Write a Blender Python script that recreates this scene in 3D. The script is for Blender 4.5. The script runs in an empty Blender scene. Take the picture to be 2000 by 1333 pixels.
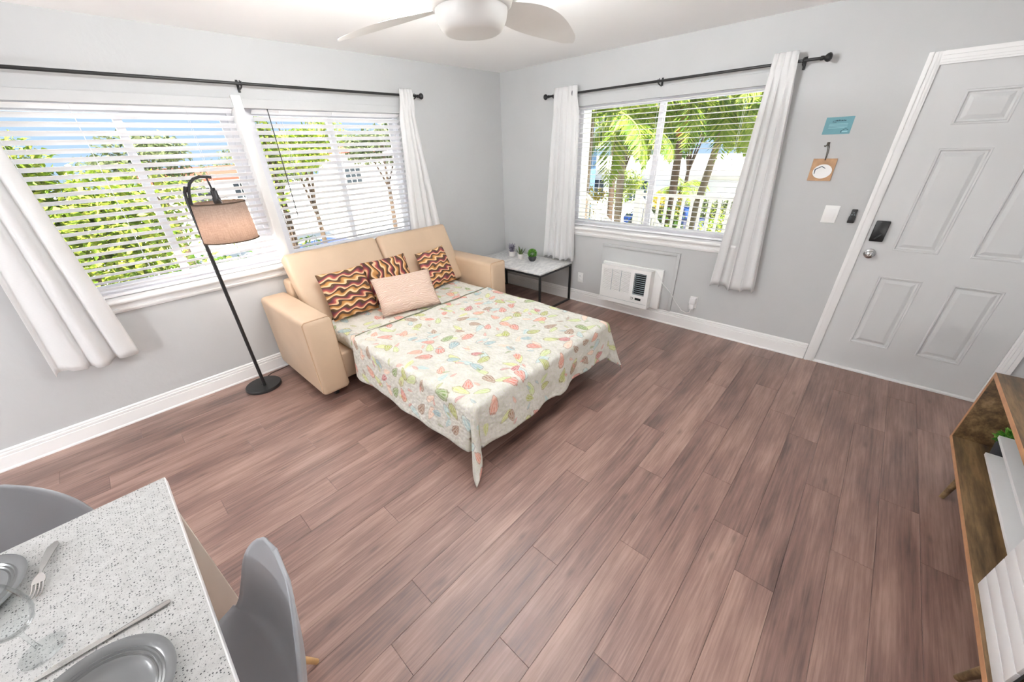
import bpy, bmesh, math, random
from mathutils import Vector, Matrix, Quaternion
R = math.radians
scene = bpy.context.scene
C = scene.collection

# ------------------------------------------------------------------ camera
cam = bpy.data.cameras.new('camera')
cam.sensor_width = 36.0
cam.lens = 727.386 / 2000 * 36.0
cam.shift_x = 0.00842
cam.shift_y = 0.01566
cam.clip_start = 0.02
cam_o = bpy.data.objects.new('camera', cam)
C.objects.link(cam_o)
cam_o.location = (-3.84904, -3.60816, 1.70861)
cam_o.rotation_euler = (Matrix.Rotation(-0.800207, 3, 'Z') @ Matrix.Rotation(1.059176, 3, 'X') @ Matrix.Rotation(-0.0414204, 3, 'Z')).to_euler()
scene.camera = cam_o

# ------------------------------------------------------------------ world, sun, exposure
world = bpy.data.worlds.new('sky')
scene.world = world
world.use_nodes = True
wn = world.node_tree.nodes
wl = world.node_tree.links
wn.clear()
bg = wn.new('ShaderNodeBackground')
bg.inputs['Color'].default_value = (0.52, 0.74, 1.0, 1.0)
bg.inputs['Strength'].default_value = 0.66
wo = wn.new('ShaderNodeOutputWorld')
wl.new(bg.outputs[0], wo.inputs[0])
sun = bpy.data.lights.new('sun', 'SUN')
sun.energy = 18.0
sun.angle = R(1.0)
sun.color = (1.0, 0.96, 0.88)
sun_o = bpy.data.objects.new('sun', sun)
C.objects.link(sun_o)
sun_o.rotation_euler = Vector((0.30, 0.36, -0.95)).to_track_quat('-Z', 'Y').to_euler()
FILL_RING_W = 470.0  # strength of the light ring added to the fan
CONSOLE_FILL_W = 38.0  # strength of the globe added on the console, out of view
FILL_GLOBE_W = 75.0  # strength of the hanging globe added out of view
vs = scene.view_settings
vs.view_transform = 'Standard'
vs.look = 'None'
vs.gamma = 1.0
vs.use_curve_mapping = False
vs.exposure = 0.66
scene.cycles.max_bounces = 12
scene.cycles.diffuse_bounces = 8
scene.cycles.transparent_max_bounces = 16
scene.cycles.sample_clamp_indirect = 20.0

# ------------------------------------------------------------------ materials
def lin(c):
    def f(v):
        v = v / 255.0
        return v / 12.92 if v <= 0.04045 else ((v + 0.055) / 1.055) ** 2.4
    return (f(c[0]), f(c[1]), f(c[2]), 1.0)

class NT:
    """small node-graph helper"""
    def __init__(s, name):
        s.m = bpy.data.materials.new(name)
        s.m.use_nodes = True
        s.t = s.m.node_tree
        s.b = s.t.nodes['Principled BSDF']
        s.out = s.t.nodes['Material Output']
    def n(s, typ, **kw):
        x = s.t.nodes.new(typ)
        for k, v in kw.items():
            setattr(x, k, v)
        return x
    def put(s, sock, v):
        if isinstance(v, bpy.types.NodeSocket):
            s.t.links.new(v, sock)
        elif v is not None:
            sock.default_value = v
    def math(s, op, a, b=None, c=None, clamp=False):
        x = s.n('ShaderNodeMath', operation=op, use_clamp=clamp)
        s.put(x.inputs[0], a); s.put(x.inputs[1], b)
        if c is not None: s.put(x.inputs[2], c)
        return x.outputs[0]
    def vmath(s, op, a, b=None):
        x = s.n('ShaderNodeVectorMath', operation=op)
        s.put(x.inputs[0], a)
        if b is not None: s.put(x.inputs[1], b)
        return x.outputs[0]
    def mix(s, f, a, b, blend='MIX'):
        x = s.n('ShaderNodeMix', data_type='RGBA', blend_type=blend)
        s.put(x.inputs[0], f); s.put(x.inputs[6], a); s.put(x.inputs[7], b)
        return x.outputs[2]
    def ramp(s, f, stops, interp='LINEAR'):
        x = s.n('ShaderNodeValToRGB')
        cr = x.color_ramp
        cr.interpolation = interp
        while len(cr.elements) < len(stops):
            cr.elements.new(0.5)
        for e, (p, c) in zip(cr.elements, stops):
            e.position = p; e.color = c
        s.put(x.inputs[0], f)
        return x.outputs[0]
    def sstep(s, v, a, b):
        x = s.n('ShaderNodeMapRange', interpolation_type='SMOOTHSTEP')
        s.put(x.inputs[0], v); x.inputs[1].default_value = a; x.inputs[2].default_value = b
        return x.outputs[0]
    def noise(s, vec, scale, detail=2.0, rough=0.5, out=0):
        x = s.n('ShaderNodeTexNoise')
        if vec is not None: s.put(x.inputs['Vector'], vec)
        x.inputs['Scale'].default_value = scale
        x.inputs['Detail'].default_value = detail
        x.inputs['Roughness'].default_value = rough
        return x.outputs[out]
    def coord(s, which='Object'):
        return s.n('ShaderNodeTexCoord').outputs[which]
    def mapping(s, vec, scale=(1, 1, 1), loc=(0, 0, 0), rot=(0, 0, 0)):
        x = s.n('ShaderNodeMapping')
        s.put(x.inputs[0], vec)
        x.inputs[1].default_value = loc; x.inputs[2].default_value = rot; x.inputs[3].default_value = scale
        return x.outputs[0]
    def sep(s, v):
        x = s.n('ShaderNodeSeparateXYZ'); s.put(x.inputs[0], v); return x.outputs
    def comb(s, a, b, c=0.0):
        x = s.n('ShaderNodeCombineXYZ'); s.put(x.inputs[0], a); s.put(x.inputs[1], b); s.put(x.inputs[2], c); return x.outputs[0]
    def bump(s, h, strength=0.2, dist=0.01):
        x = s.n('ShaderNodeBump')
        x.inputs['Strength'].default_value = strength; x.inputs['Distance'].default_value = dist
        s.put(x.inputs['Height'], h)
        s.put(s.b.inputs['Normal'], x.outputs[0])
    def set(s, col=None, rough=None, metal=None, spec=None):
        if col is not None: s.put(s.b.inputs['Base Color'], col)
        if rough is not None: s.put(s.b.inputs['Roughness'], rough)
        if metal is not None: s.put(s.b.inputs['Metallic'], metal)
        if spec is not None: s.put(s.b.inputs['Specular IOR Level'], spec)
        return s

MATS = {}
def plain(name, rgb, rough=0.5, metal=0.0, spec=0.5, var=0.03, vscale=6.0, bump=0.0, bscale=80.0):
    """procedural paint/plastic/metal: colour with a slight noise variation and optional fine relief"""
    k = NT(name)
    v = k.noise(k.coord(), vscale, 3.0)
    c = lin(rgb)
    d = tuple(max(0.0, x * (1 - 2.2 * var)) for x in c[:3]) + (1,)
    e = tuple(min(1.0, x * (1 + 2.2 * var)) for x in c[:3]) + (1,)
    k.set(k.ramp(v, [(0.3, d), (0.7, e)]), rough, metal, spec)
    if bump:
        k.bump(k.noise(k.coord(), bscale, 3.0), bump, 0.004)
    MATS[name] = k.m
    return k.m

plain('wall_paint', (194, 195, 195), 0.85, spec=0.25, var=0.012, vscale=1.5, bump=0.25, bscale=28)
plain('ceiling_paint', (249, 249, 249), 0.9, spec=0.2, var=0.006, vscale=1.0, bump=0.1, bscale=40)
plain('trim_paint', (238, 238, 237), 0.38, var=0.008, vscale=2)
plain('door_paint', (206, 207, 207), 0.42, var=0.01, vscale=2)
plain('white_plastic', (238, 238, 236), 0.4, var=0.01)
plain('blind_white', (242, 241, 243), 0.45, var=0.008)
plain('vinyl_white', (236, 236, 240), 0.4, var=0.01)
plain('black_metal', (30, 30, 31), 0.42, var=0.05)
plain('black_plastic', (22, 22, 23), 0.35, var=0.05)
plain('dark_grille', (52, 54, 56), 0.6, var=0.05)
plain('leather_tan', (200, 175, 149), 0.48, spec=0.4, var=0.02, vscale=5, bump=0.12, bscale=220)
plain('piping_tan', (188, 158, 128), 0.6, var=0.02)
plain('mattress_white', (226, 224, 218), 0.9, var=0.02)
plain('chrome', (205, 205, 205), 0.16, 1.0, var=0.01)
plain('steel', (192, 190, 187), 0.24, 1.0, var=0.02)
plain('grey_shell', (158, 160, 164), 0.42, var=0.012, bump=0.03, bscale=300)
plain('plate_glaze', (112, 113, 113), 0.25, var=0.02)
plain('white_board', (228, 228, 228), 0.45, var=0.008)
plain('tabletop_edge', (236, 236, 235), 0.4, var=0.01)
plain('hem_trim', (128, 130, 108), 0.9, var=0.06, vscale=40)
plain('leg_cream', (216, 206, 194), 0.5, var=0.015)
plain('oak_dowel', (214, 172, 118), 0.5, var=0.08, vscale=14)
plain('console_edge', (186, 138, 100), 0.55, var=0.06, vscale=18)
plain('pot_white', (232, 228, 224), 0.45, var=0.02)
plain('pot_charcoal', (68, 70, 74), 0.6, var=0.05)
plain('soil', (60, 48, 38), 0.95, var=0.2, vscale=60)
plain('teal_card', (100, 152, 162), 0.5, var=0.02)
plain('ink_dark', (30, 74, 82), 0.6, var=0.02)
plain('ink_light', (150, 198, 206), 0.6, var=0.02)
plain('kraft_wood', (184, 146, 110), 0.65, var=0.07, vscale=30)
plain('ink_brown', (92, 62, 40), 0.7, var=0.03)
plain('ink_navy', (40, 62, 74), 0.6, var=0.03)
plain('ink_grey', (150, 162, 168), 0.6, var=0.03)
plain('string_brown', (84, 78, 70), 0.9, var=0.1, vscale=80)
plain('lcd_dark', (40, 44, 44), 0.2, var=0.03)
plain('concrete', (226, 223, 218), 0.9, var=0.05, vscale=0.8)
plain('asphalt', (176, 174, 170), 0.9, var=0.05, vscale=0.6)
plain('lawn', (66, 88, 34), 0.95, var=0.25, vscale=3, bump=0.5, bscale=30)
plain('stucco_white', (236, 232, 226), 0.9, var=0.02, vscale=2)
plain('stucco_blue', (96, 132, 170), 0.9, var=0.02, vscale=2)
plain('roof_white', (196, 192, 188), 0.8, var=0.03)
plain('roof_red', (160, 70, 52), 0.8, var=0.06)
plain('window_dark', (44, 52, 58), 0.2, var=0.05)
plain('bark_palm', (122, 108, 92), 0.95, var=0.12, vscale=9, bump=0.5, bscale=18)
plain('bark_orange', (150, 92, 44), 0.9, var=0.15, vscale=6)
plain('bark_brown', (86, 70, 56), 0.95, var=0.12, vscale=9)
plain('car_blue', (40, 66, 130), 0.25, var=0.02)
plain('car_white', (236, 236, 236), 0.25, var=0.01)
plain('tyre', (28, 28, 28), 0.8, var=0.05)
plain('yellow_panel', (240, 214, 90), 0.6, var=0.04)

def leaf_mat(name, dark, mid, light, trans=0.35, gain=0.54):
    k = NT(name)
    g = k.n('ShaderNodeNewGeometry')
    f = lambda q: tuple(x * gain for x in lin(q)[:3]) + (1.0,)
    c = k.ramp(g.outputs['Random Per Island'], [(0.0, f(dark)), (0.5, f(mid)), (1.0, f(light))])
    k.set(c, 0.5, spec=0.3)
    tr = k.n('ShaderNodeBsdfTranslucent'); k.put(tr.inputs[0], c)
    mx = k.n('ShaderNodeMixShader'); mx.inputs[0].default_value = trans
    k.t.links.new(k.b.outputs[0], mx.inputs[1]); k.t.links.new(tr.outputs[0], mx.inputs[2])
    k.t.links.new(mx.outputs[0], k.out.inputs[0])
    MATS[name] = k.m
leaf_mat('leaf_yellowgreen', (112, 150, 44), (178, 206, 70), (236, 236, 120))
leaf_mat('leaf_green', (70, 112, 40), (128, 172, 66), (196, 214, 100))
leaf_mat('leaf_olive', (96, 116, 76), (140, 156, 106), (186, 194, 142))
leaf_mat('leaf_palm', (96, 136, 44), (160, 192, 70), (220, 226, 112))
leaf_mat('leaf_gold', (190, 160, 40), (232, 206, 64), (246, 232, 130))
leaf_mat('leaf_house', (50, 104, 34), (92, 156, 56), (140, 192, 84), 0.2, 1.0)
leaf_mat('leaf_lavender', (96, 92, 112), (136, 130, 150), (176, 172, 186), 0.2, 1.0)
leaf_mat('leaf_succulent', (62, 84, 52), (104, 122, 74), (196, 196, 150), 0.1, 1.0)

# translucent cloth for the curtains
k = NT('curtain_sheer')
w = k.n('ShaderNodeTexWave', wave_type='BANDS', bands_direction='Z'); w.inputs['Scale'].default_value = 60; w.inputs['Distortion'].default_value = 2
k.put(w.inputs['Vector'], k.coord())
k.set(k.ramp(w.outputs[0], [(0, lin((240, 239, 238))), (1, lin((246, 246, 246)))]), 0.9, spec=0.1)
tr = k.n('ShaderNodeBsdfTranslucent'); tr.inputs[0].default_value = lin((250, 250, 250))
mx = k.n('ShaderNodeMixShader'); mx.inputs[0].default_value = 0.4
k.t.links.new(k.b.outputs[0], mx.inputs[1]); k.t.links.new(tr.outputs[0], mx.inputs[2]); k.t.links.new(mx.outputs[0], k.out.inputs[0])
MATS['curtain_sheer'] = k.m

# lamp shade linen
k = NT('shade_linen')
co = k.coord()
n1 = k.noise(k.mapping(co, (30, 30, 420)), 1.0, 3); n2 = k.noise(k.mapping(co, (300, 300, 14)), 1.0, 3)
nn = k.math('ADD', k.math('MULTIPLY', n1, 0.5), k.math('MULTIPLY', n2, 0.5))
c = k.ramp(nn, [(0.35, lin((176, 154, 140))), (0.65, lin((208, 190, 176)))])
k.set(c, 0.9, spec=0.1)
tr = k.n('ShaderNodeBsdfTranslucent'); k.put(tr.inputs[0], c)
mx = k.n('ShaderNodeMixShader'); mx.inputs[0].default_value = 0.45
k.t.links.new(k.b.outputs[0], mx.inputs[1]); k.t.links.new(tr.outputs[0], mx.inputs[2]); k.t.links.new(mx.outputs[0], k.out.inputs[0])
MATS['shade_linen'] = k.m

# window glass: mostly clear with a faint reflection
k = NT('window_glass')
k.t.nodes.remove(k.b)
tp = k.n('ShaderNodeBsdfTransparent'); gl = k.n('ShaderNodeBsdfGlossy'); gl.inputs['Roughness'].default_value = 0.02
fr = k.n('ShaderNodeFresnel'); fr.inputs[0].default_value = 1.45
mx = k.n('ShaderNodeMixShader'); k.t.links.new(k.math('MULTIPLY', fr.outputs[0], 0.6), mx.inputs[0])
k.t.links.new(tp.outputs[0], mx.inputs[1]); k.t.links.new(gl.outputs[0], mx.inputs[2]); k.t.links.new(mx.outputs[0], k.out.inputs[0])
MATS['window_glass'] = k.m

k = NT('clear_glass')
k.t.nodes.remove(k.b)
tp = k.n('ShaderNodeBsdfTransparent'); tp.inputs[0].default_value = (0.96, 0.97, 0.97, 1)
gl = k.n('ShaderNodeBsdfGlossy'); gl.inputs['Roughness'].default_value = 0.03
lw = k.n('ShaderNodeLayerWeight'); lw.inputs[0].default_value = 0.12
mx = k.n('ShaderNodeMixShader'); k.t.links.new(k.math('MULTIPLY', lw.outputs['Fresnel'], 0.6), mx.inputs[0])
k.t.links.new(tp.outputs[0], mx.inputs[1]); k.t.links.new(gl.outputs[0], mx.inputs[2]); k.t.links.new(mx.outputs[0], k.out.inputs[0])
MATS['clear_glass'] = k.m

k = NT('lamp_glow')
k.set((1, 1, 1, 1), 0.5)
k.b.inputs['Emission Color'].default_value = (0.95, 0.97, 1.0, 1)
k.b.inputs['Emission Strength'].default_value = FILL_GLOBE_W
MATS['lamp_glow'] = k.m
k = NT('uplight_glow')
k.set((1, 1, 1, 1), 0.5)
k.b.inputs['Emission Color'].default_value = (0.96, 0.98, 1.0, 1)
k.b.inputs['Emission Strength'].default_value = FILL_RING_W
MATS['uplight_glow'] = k.m
k = NT('table_lamp_glow')
k.set((1, 1, 1, 1), 0.5)
k.b.inputs['Emission Color'].default_value = (1.0, 0.97, 0.94, 1)
k.b.inputs['Emission Strength'].default_value = CONSOLE_FILL_W
MATS['table_lamp_glow'] = k.m

k = NT('globe_frosted')
k.set(lin((226, 226, 224)), 0.35)
MATS['globe_frosted'] = k.m

# wood floor: each plank shifts the pattern by its own random number
k = NT('floor_plank')
oi = k.n('ShaderNodeObjectInfo')
co = k.coord()
off = k.comb(k.math('MULTIPLY', oi.outputs['Random'], 37.0), k.math('MULTIPLY', oi.outputs['Random'], 91.0), 0.0)
p = k.vmath('ADD', co, off)
big = k.noise(k.mapping(p, (0.9, 5.0, 1)), 1.6, 3, 0.55)
fine = k.noise(k.mapping(p, (3.0, 90.0, 1)), 1.0, 5, 0.65)
warp = k.noise(k.mapping(p, (1.6, 10.0, 1)), 1.3, 4, 0.6)
grain = k.math('ADD', k.math('MULTIPLY', fine, 0.45), k.math('ADD', k.math('MULTIPLY', warp, 0.45), k.math('MULTIPLY', big, 0.35)))
grain = k.math('ADD', grain, k.math('MULTIPLY', k.math('SUBTRACT', oi.outputs['Random'], 0.5), 0.11))
c = k.ramp(grain, [(0.34, lin((48, 32, 27))), (0.47, lin((88, 62, 54))), (0.62, lin((130, 98, 87))), (0.78, lin((164, 132, 119)))])
knot = k.n('ShaderNodeTexVoronoi', feature='F1', voronoi_dimensions='2D'); k.put(knot.inputs['Vector'], k.mapping(p, (1.0, 3.2, 1))); knot.inputs['Scale'].default_value = 1.25
c = k.mix(k.math('MULTIPLY', k.sstep(knot.outputs['Distance'], 0.07, 0.0), 0.45), c, lin((44, 27, 22)))
k.set(c, k.math('ADD', 0.36, k.math('MULTIPLY', fine, 0.24)), spec=0.6)
k.b.inputs['Coat Weight'].default_value = 0.85
k.b.inputs['Coat Roughness'].default_value = 0.46
k.bump(fine, 0.12, 0.002)
MATS['floor_plank'] = k.m
plain('floor_joint', (40, 26, 22), 0.8, var=0.05)

# rustic brown wood of the media console
k = NT('console_wood')
co = k.coord()
n1 = k.noise(k.mapping(co, (1.2, 9, 9)), 2.2, 5, 0.6); n2 = k.noise(k.mapping(co, (6, 60, 60)), 1.5, 4, 0.6)
g = k.math('ADD', k.math('MULTIPLY', n1, 0.7), k.math('MULTIPLY', n2, 0.3))
k.set(k.ramp(g, [(0.34, lin((58, 44, 28))), (0.48, lin((98, 76, 50))), (0.6, lin((132, 106, 72))), (0.75, lin((150, 128, 100)))]), 0.5)
k.bump(n2, 0.1, 0.002)
MATS['console_wood'] = k.m

# marble side table
k = NT('marble_top')
co = k.coord()
n = k.noise(k.mapping(co, (2.5, 5, 1)), 2.0, 8, 0.65)
v = k.math('ABSOLUTE', k.math('SUBTRACT', n, 0.5))
k.set(k.ramp(v, [(0.0, lin((204, 204, 206))), (0.04, lin((222, 222, 222))), (0.14, lin((234, 233, 231)))]), 0.25)
MATS['marble_top'] = k.m

# speckled white table top
k = NT('speckle_top')
co = k.coord()
def specks(scale, thr, seed):
    v = k.n('ShaderNodeTexVoronoi', feature='F1', voronoi_dimensions='2D'); v.inputs['Scale'].default_value = scale
    k.put(v.inputs['Vector'], k.mapping(co, (1, 1, 1), (seed, seed * 2, 0)))
    cs = k.n('ShaderNodeSeparateColor'); k.put(cs.inputs[0], v.outputs['Color'])
    d = k.math('ADD', v.outputs['Distance'], k.math('MULTIPLY', k.noise(co, scale * 2.5, 2), 0.25))
    r = k.math('MULTIPLY', cs.outputs[0], thr)
    return k.math('GREATER_THAN', r, d), cs.outputs[1]
m1, t1 = specks(165, 0.47, 0.3); m2, t2 = specks(330, 0.42, 3.3)
base = k.ramp(k.noise(co, 40, 3), [(0.3, lin((178, 178, 176))), (0.7, lin((194, 194, 192)))])
c = k.mix(m2, base, k.ramp(t2, [(0, lin((120, 120, 120))), (1, lin((190, 190, 190)))]))
c = k.mix(m1, c, k.ramp(t1, [(0, lin((60, 60, 62))), (0.6, lin((110, 110, 110))), (1, lin((170, 170, 168)))]))
k.set(c, 0.3)
MATS['speckle_top'] = k.m

# bedspread print: sea shells scattered on white quilted cotton, UV in metres
def shell_layer(k, p, base, scale, a, b, seed, ramp_stops, strength, ribs, thr=0.0):
    v = k.n('ShaderNodeTexVoronoi', feature='F1', voronoi_dimensions='2D')
    v.inputs['Scale'].default_value = scale; v.inputs['Randomness'].default_value = 0.62
    pp = k.vmath('ADD', p, (seed, seed * 0.7, 0.0))
    k.put(v.inputs['Vector'], pp)
    cs = k.n('ShaderNodeSeparateColor'); k.put(cs.inputs[0], v.outputs['Color'])
    loc = k.vmath('SUBTRACT', pp, v.outputs['Position'])
    rt = k.n('ShaderNodeVectorRotate', rotation_type='Z_AXIS'); k.put(rt.inputs['Vector'], loc)
    k.put(rt.inputs['Angle'], k.math('MULTIPLY', cs.outputs[0], 6.283))
    s = k.sep(rt.outputs[0])
    lx, ly = s[0], s[1]
    sz = k.math('ADD', 0.75, k.math('MULTIPLY', cs.outputs[2], 0.5))
    ex = k.math('DIVIDE', lx, k.math('MULTIPLY', sz, a)); ey = k.math('DIVIDE', ly, k.math('MULTIPLY', sz, b))
    wob = k.math('MULTIPLY', k.math('SUBTRACT', k.noise(pp, 60, 2), 0.5), 0.5)
    # fan outline: narrower at the hinge end
    ey = k.math('DIVIDE', ey, k.math('ADD', 0.8, k.math('MULTIPLY', ex, 0.35)))
    d = k.math('ADD', k.math('SQRT', k.math('ADD', k.math('MULTIPLY', ex, ex), k.math('MULTIPLY', ey, ey))), wob)
    mask = k.math('MULTIPLY', k.sstep(d, 1.05, 0.85), k.math('GREATER_THAN', cs.outputs[2], thr))
    th = k.math('ARCTAN2', ly, k.math('ADD', lx, a * 1.25))
    rib = k.sstep(k.math('SINE', k.math('MULTIPLY', th, ribs)), -0.2, 0.6)
    arc = k.sstep(k.math('SINE', k.math('MULTIPLY', d, 11.0)), 0.2, 0.9)
    line = k.math('MAXIMUM', k.math('MULTIPLY', rib, 0.7), k.math('MULTIPLY', arc, 0.55))
    hue = k.ramp(cs.outputs[1], ramp_stops, 'CONSTANT')
    light = k.mix(0.6, hue, lin((236, 232, 216)))
    col = k.mix(line, hue, light)
    # brown outline on some shells
    ol = k.math('MULTIPLY', k.math('MULTIPLY', k.sstep(d, 0.78, 0.9), k.sstep(d, 1.06, 0.96)), k.math('GREATER_THAN', cs.outputs[2], 0.25))
    col = k.mix(k.math('MULTIPLY', ol, 0.6), col, lin((126, 92, 74)))
    return k.mix(k.math('MULTIPLY', mask, strength), base, col)
def shell_print(name):
    k = NT(name)
    uv = k.coord('UV')
    base = k.ramp(k.noise(uv, 14, 4), [(0.3, lin((206, 204, 194))), (0.55, lin((219, 217, 210))), (0.75, lin((224, 222, 216)))])
    speck = k.noise(uv, 120, 2)
    base = k.mix(k.math('MULTIPLY', k.sstep(speck, 0.52, 0.68), 0.5), base, lin((198, 204, 160)))
    pale = [(0.0, lin((196, 212, 140))), (0.3, lin((178, 206, 208))), (0.55, lin((240, 206, 186))), (0.75, lin((206, 214, 130)))]
    bold = [(0.0, lin((214, 122, 110))), (0.2, lin((168, 176, 74))), (0.38, lin((140, 176, 186))), (0.52, lin((150, 110, 84))), (0.66, lin((226, 150, 128))), (0.8, lin((120, 150, 74))), (0.92, lin((186, 84, 96)))]
    c = shell_layer(k, uv, base, 5.8, 0.058, 0.03, 3.7, pale, 0.8, 24)
    c = shell_layer(k, uv, c, 6.0, 0.052, 0.036, 0.0, bold, 0.85, 30, 0.06)
    c = shell_layer(k, uv, c, 7.6, 0.028, 0.013, 8.1, bold, 0.6, 20, 0.4)
    k.set(c, 0.9, spec=0.15)
    q = k.n('ShaderNodeTexVoronoi', feature='SMOOTH_F1', voronoi_dimensions='2D'); q.inputs['Scale'].default_value = 38
    k.put(q.inputs['Vector'], uv)
    k.bump(k.math('ADD', q.outputs['Distance'], k.math('MULTIPLY', k.noise(uv, 9, 3), 1.2)), 0.7, 0.010)
    MATS[name] = k.m
shell_print('shell_print')

# wavy striped cushion
def wavy(name, rot, seed):
    k = NT(name)
    uv = k.mapping(k.coord('UV'), (1, 1, 1), (seed, seed, 0), (0, 0, rot))
    s = k.sep(uv)
    u, v = s[0], s[1]
    ph = k.math('MULTIPLY', k.math('SINE', k.math('MULTIPLY', v, 17.0)), 1.6)
    wv = k.math('SINE', k.math('ADD', k.math('MULTIPLY', u, 21.0), ph))
    wv2 = k.math('SINE', k.math('ADD', k.math('MULTIPLY', u, 9.0), k.math('MULTIPLY', v, 23.0)))
    r = k.math('ADD', k.math('MULTIPLY', v, 4.1), k.math('ADD', k.math('MULTIPLY', wv, 0.12), k.math('MULTIPLY', wv2, 0.05)))
    f = k.math('FRACT', r)
    tone = k.noise(uv, 5, 2)
    c = k.ramp(f, [(0.0, lin((240, 206, 164))), (0.07, lin((236, 194, 146))), (0.10, lin((206, 156, 96))), (0.24, lin((176, 122, 70))), (0.28, lin((84, 66, 50))),
                   (0.42, lin((70, 58, 50))), (0.45, lin((238, 200, 160))), (0.53, lin((236, 188, 150))), (0.57, lin((190, 104, 88))), (0.68, lin((132, 62, 74))), (0.76, lin((88, 58, 74))), (0.80, lin((78, 62, 48))), (0.94, lin((98, 76, 52))), (0.97, lin((240, 206, 164)))])
    k.set(k.mix(k.math('MULTIPLY', tone, 0.15), c, lin((150, 96, 70))), 0.85, spec=0.15)
    k.bump(k.noise(k.coord('UV'), 160, 2), 0.3, 0.002)
    MATS[name] = k.m
wavy('wavy_stripe', 0.0, 0.0)
wavy('wavy_stripe_turned', R(90), 0.37)

# blush ribbed pillow
k = NT('blush_rib')
uv = k.coord('UV'); s = k.sep(uv)
hh = k.math('SINE', k.math('ADD', k.math('MULTIPLY', s[1], 170.0), k.math('MULTIPLY', k.noise(uv, 4, 2), 42.0)))
k.set(k.ramp(hh, [(0.0, lin((212, 184, 166))), (1.0, lin((230, 208, 194)))]), 0.9, spec=0.1)
k.bump(hh, 0.5, 0.004)
MATS['blush_rib'] = k.m

# ------------------------------------------------------------------ mesh helpers
def box(bm, x0, x1, y0, y1, z0, z1, bev=0.0, seg=2):
    x0, x1 = min(x0, x1), max(x0, x1); y0, y1 = min(y0, y1), max(y0, y1); z0, z1 = min(z0, z1), max(z0, z1)
    vs_ = [bm.verts.new(p) for p in ((x0, y0, z0), (x1, y0, z0), (x1, y1, z0), (x0, y1, z0), (x0, y0, z1), (x1, y0, z1), (x1, y1, z1), (x0, y1, z1))]
    fs = [bm.faces.new([vs_[i] for i in f]) for f in ((3, 2, 1, 0), (4, 5, 6, 7), (0, 1, 5, 4), (1, 2, 6, 5), (2, 3, 7, 6), (3, 0, 4, 7))]
    if bev:
        es = list({e for f in fs for e in f.edges})
        r = bmesh.ops.bevel(bm, geom=es, offset=bev, segments=seg, profile=0.5, affect='EDGES')
        return list({v for f in r['faces'] for v in f.verts} | {v for v in vs_ if v.is_valid})
    return vs_
def ring(bm, c, ax, r, seg, up=None):
    ax = Vector(ax).normalized()
    if up is None:
        up = Vector((0, 0, 1)) if abs(ax.z) < 0.9 else Vector((1, 0, 0))
    a = ax.cross(up).normalized(); b = a.cross(ax).normalized()
    return [bm.verts.new(Vector(c) + a * (r * math.cos(2 * math.pi * i / seg)) + b * (r * math.sin(2 * math.pi * i / seg))) for i in range(seg)]
def bridge(bm, a, b):
    n = len(a)
    for i in range(n):
        bm.faces.new((a[i], a[(i + 1) % n], b[(i + 1) % n], b[i]))
def cyl(bm, p0, p1, r0, r1=None, seg=16, caps=True):
    if r1 is None: r1 = r0
    ax = Vector(p1) - Vector(p0)
    a = ring(bm, p0, ax, r0, seg); b = ring(bm, p1, ax, r1, seg)
    bridge(bm, a, b)
    if caps:
        bm.faces.new(a[::-1]); bm.faces.new(b)
def tube(bm, pts, r, seg=10):
    pts = [Vector(p) for p in pts]
    rs = r if isinstance(r, (list, tuple)) else [r] * len(pts)
    prev = None; first = None
    up = None
    for i, p in enumerate(pts):
        d = (pts[min(i + 1, len(pts) - 1)] - pts[max(i - 1, 0)]).normalized()
        if up is None:
            up = Vector((0, 0, 1)) if abs(d.z) < 0.9 else Vector((1, 0, 0))
        up = (up - d * up.dot(d)).normalized()
        rg = ring(bm, p, d, rs[i], seg, up)
        if prev: bridge(bm, prev, rg)
        else: first = rg
        prev = rg
    bm.faces.new(first[::-1]); bm.faces.new(prev)
def lathe(bm, prof, c=(0, 0, 0), seg=32, ax='Z'):
    """prof: list of (radius, height); closes on the axis when radius is 0"""
    prev = None
    M = {'Z': Matrix.Identity(3), 'X': Matrix.Rotation(R(90), 3, 'Y'), '-X': Matrix.Rotation(R(-90), 3, 'Y'), 'Y': Matrix.Rotation(R(-90), 3, 'X')}[ax]
    for (r, h) in prof:
        if r < 1e-6:
            cur = [bm.verts.new(M @ Vector((0, 0, h)) + Vector(c))]
        else:
            cur = [bm.verts.new(M @ Vector((r * math.cos(2 * math.pi * i / seg), r * math.sin(2 * math.pi * i / seg), h)) + Vector(c)) for i in range(seg)]
        if prev:
            if len(prev) == 1 and len(cur) > 1:
                for i in range(seg): bm.faces.new((prev[0], cur[(i + 1) % seg], cur[i]))
            elif len(cur) == 1 and len(prev) > 1:
                for i in range(seg): bm.faces.new((prev[i], prev[(i + 1) % seg], cur[0]))
            elif len(cur) > 1:
                bridge(bm, prev, cur)
        prev = cur
def extrude_profile(bm, prof, p0, p1, out, up=(0, 0, 1)):
    """prof: list of (o, u) offsets along the out and up vectors, swept from p0 to p1"""
    out = Vector(out); up = Vector(up)
    a = [bm.verts.new(Vector(p0) + out * o + up * u) for o, u in prof]
    b = [bm.verts.new(Vector(p1) + out * o + up * u) for o, u in prof]
    bridge(bm, a, b)
    bm.faces.new(a[::-1]); bm.faces.new(b)
def poly(bm, pts, thick_vec):
    """flat outline given thickness"""
    a = [bm.verts.new(p) for p in pts]; b = [bm.verts.new(Vector(p) + Vector(thick_vec)) for p in pts]
    bridge(bm, a, b); bm.faces.new(a[::-1]); bm.faces.new(b)
def wpos(o):
    p = Vector((0, 0, 0))
    while o is not None:
        p += o.location; o = o.parent
    return p
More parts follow.
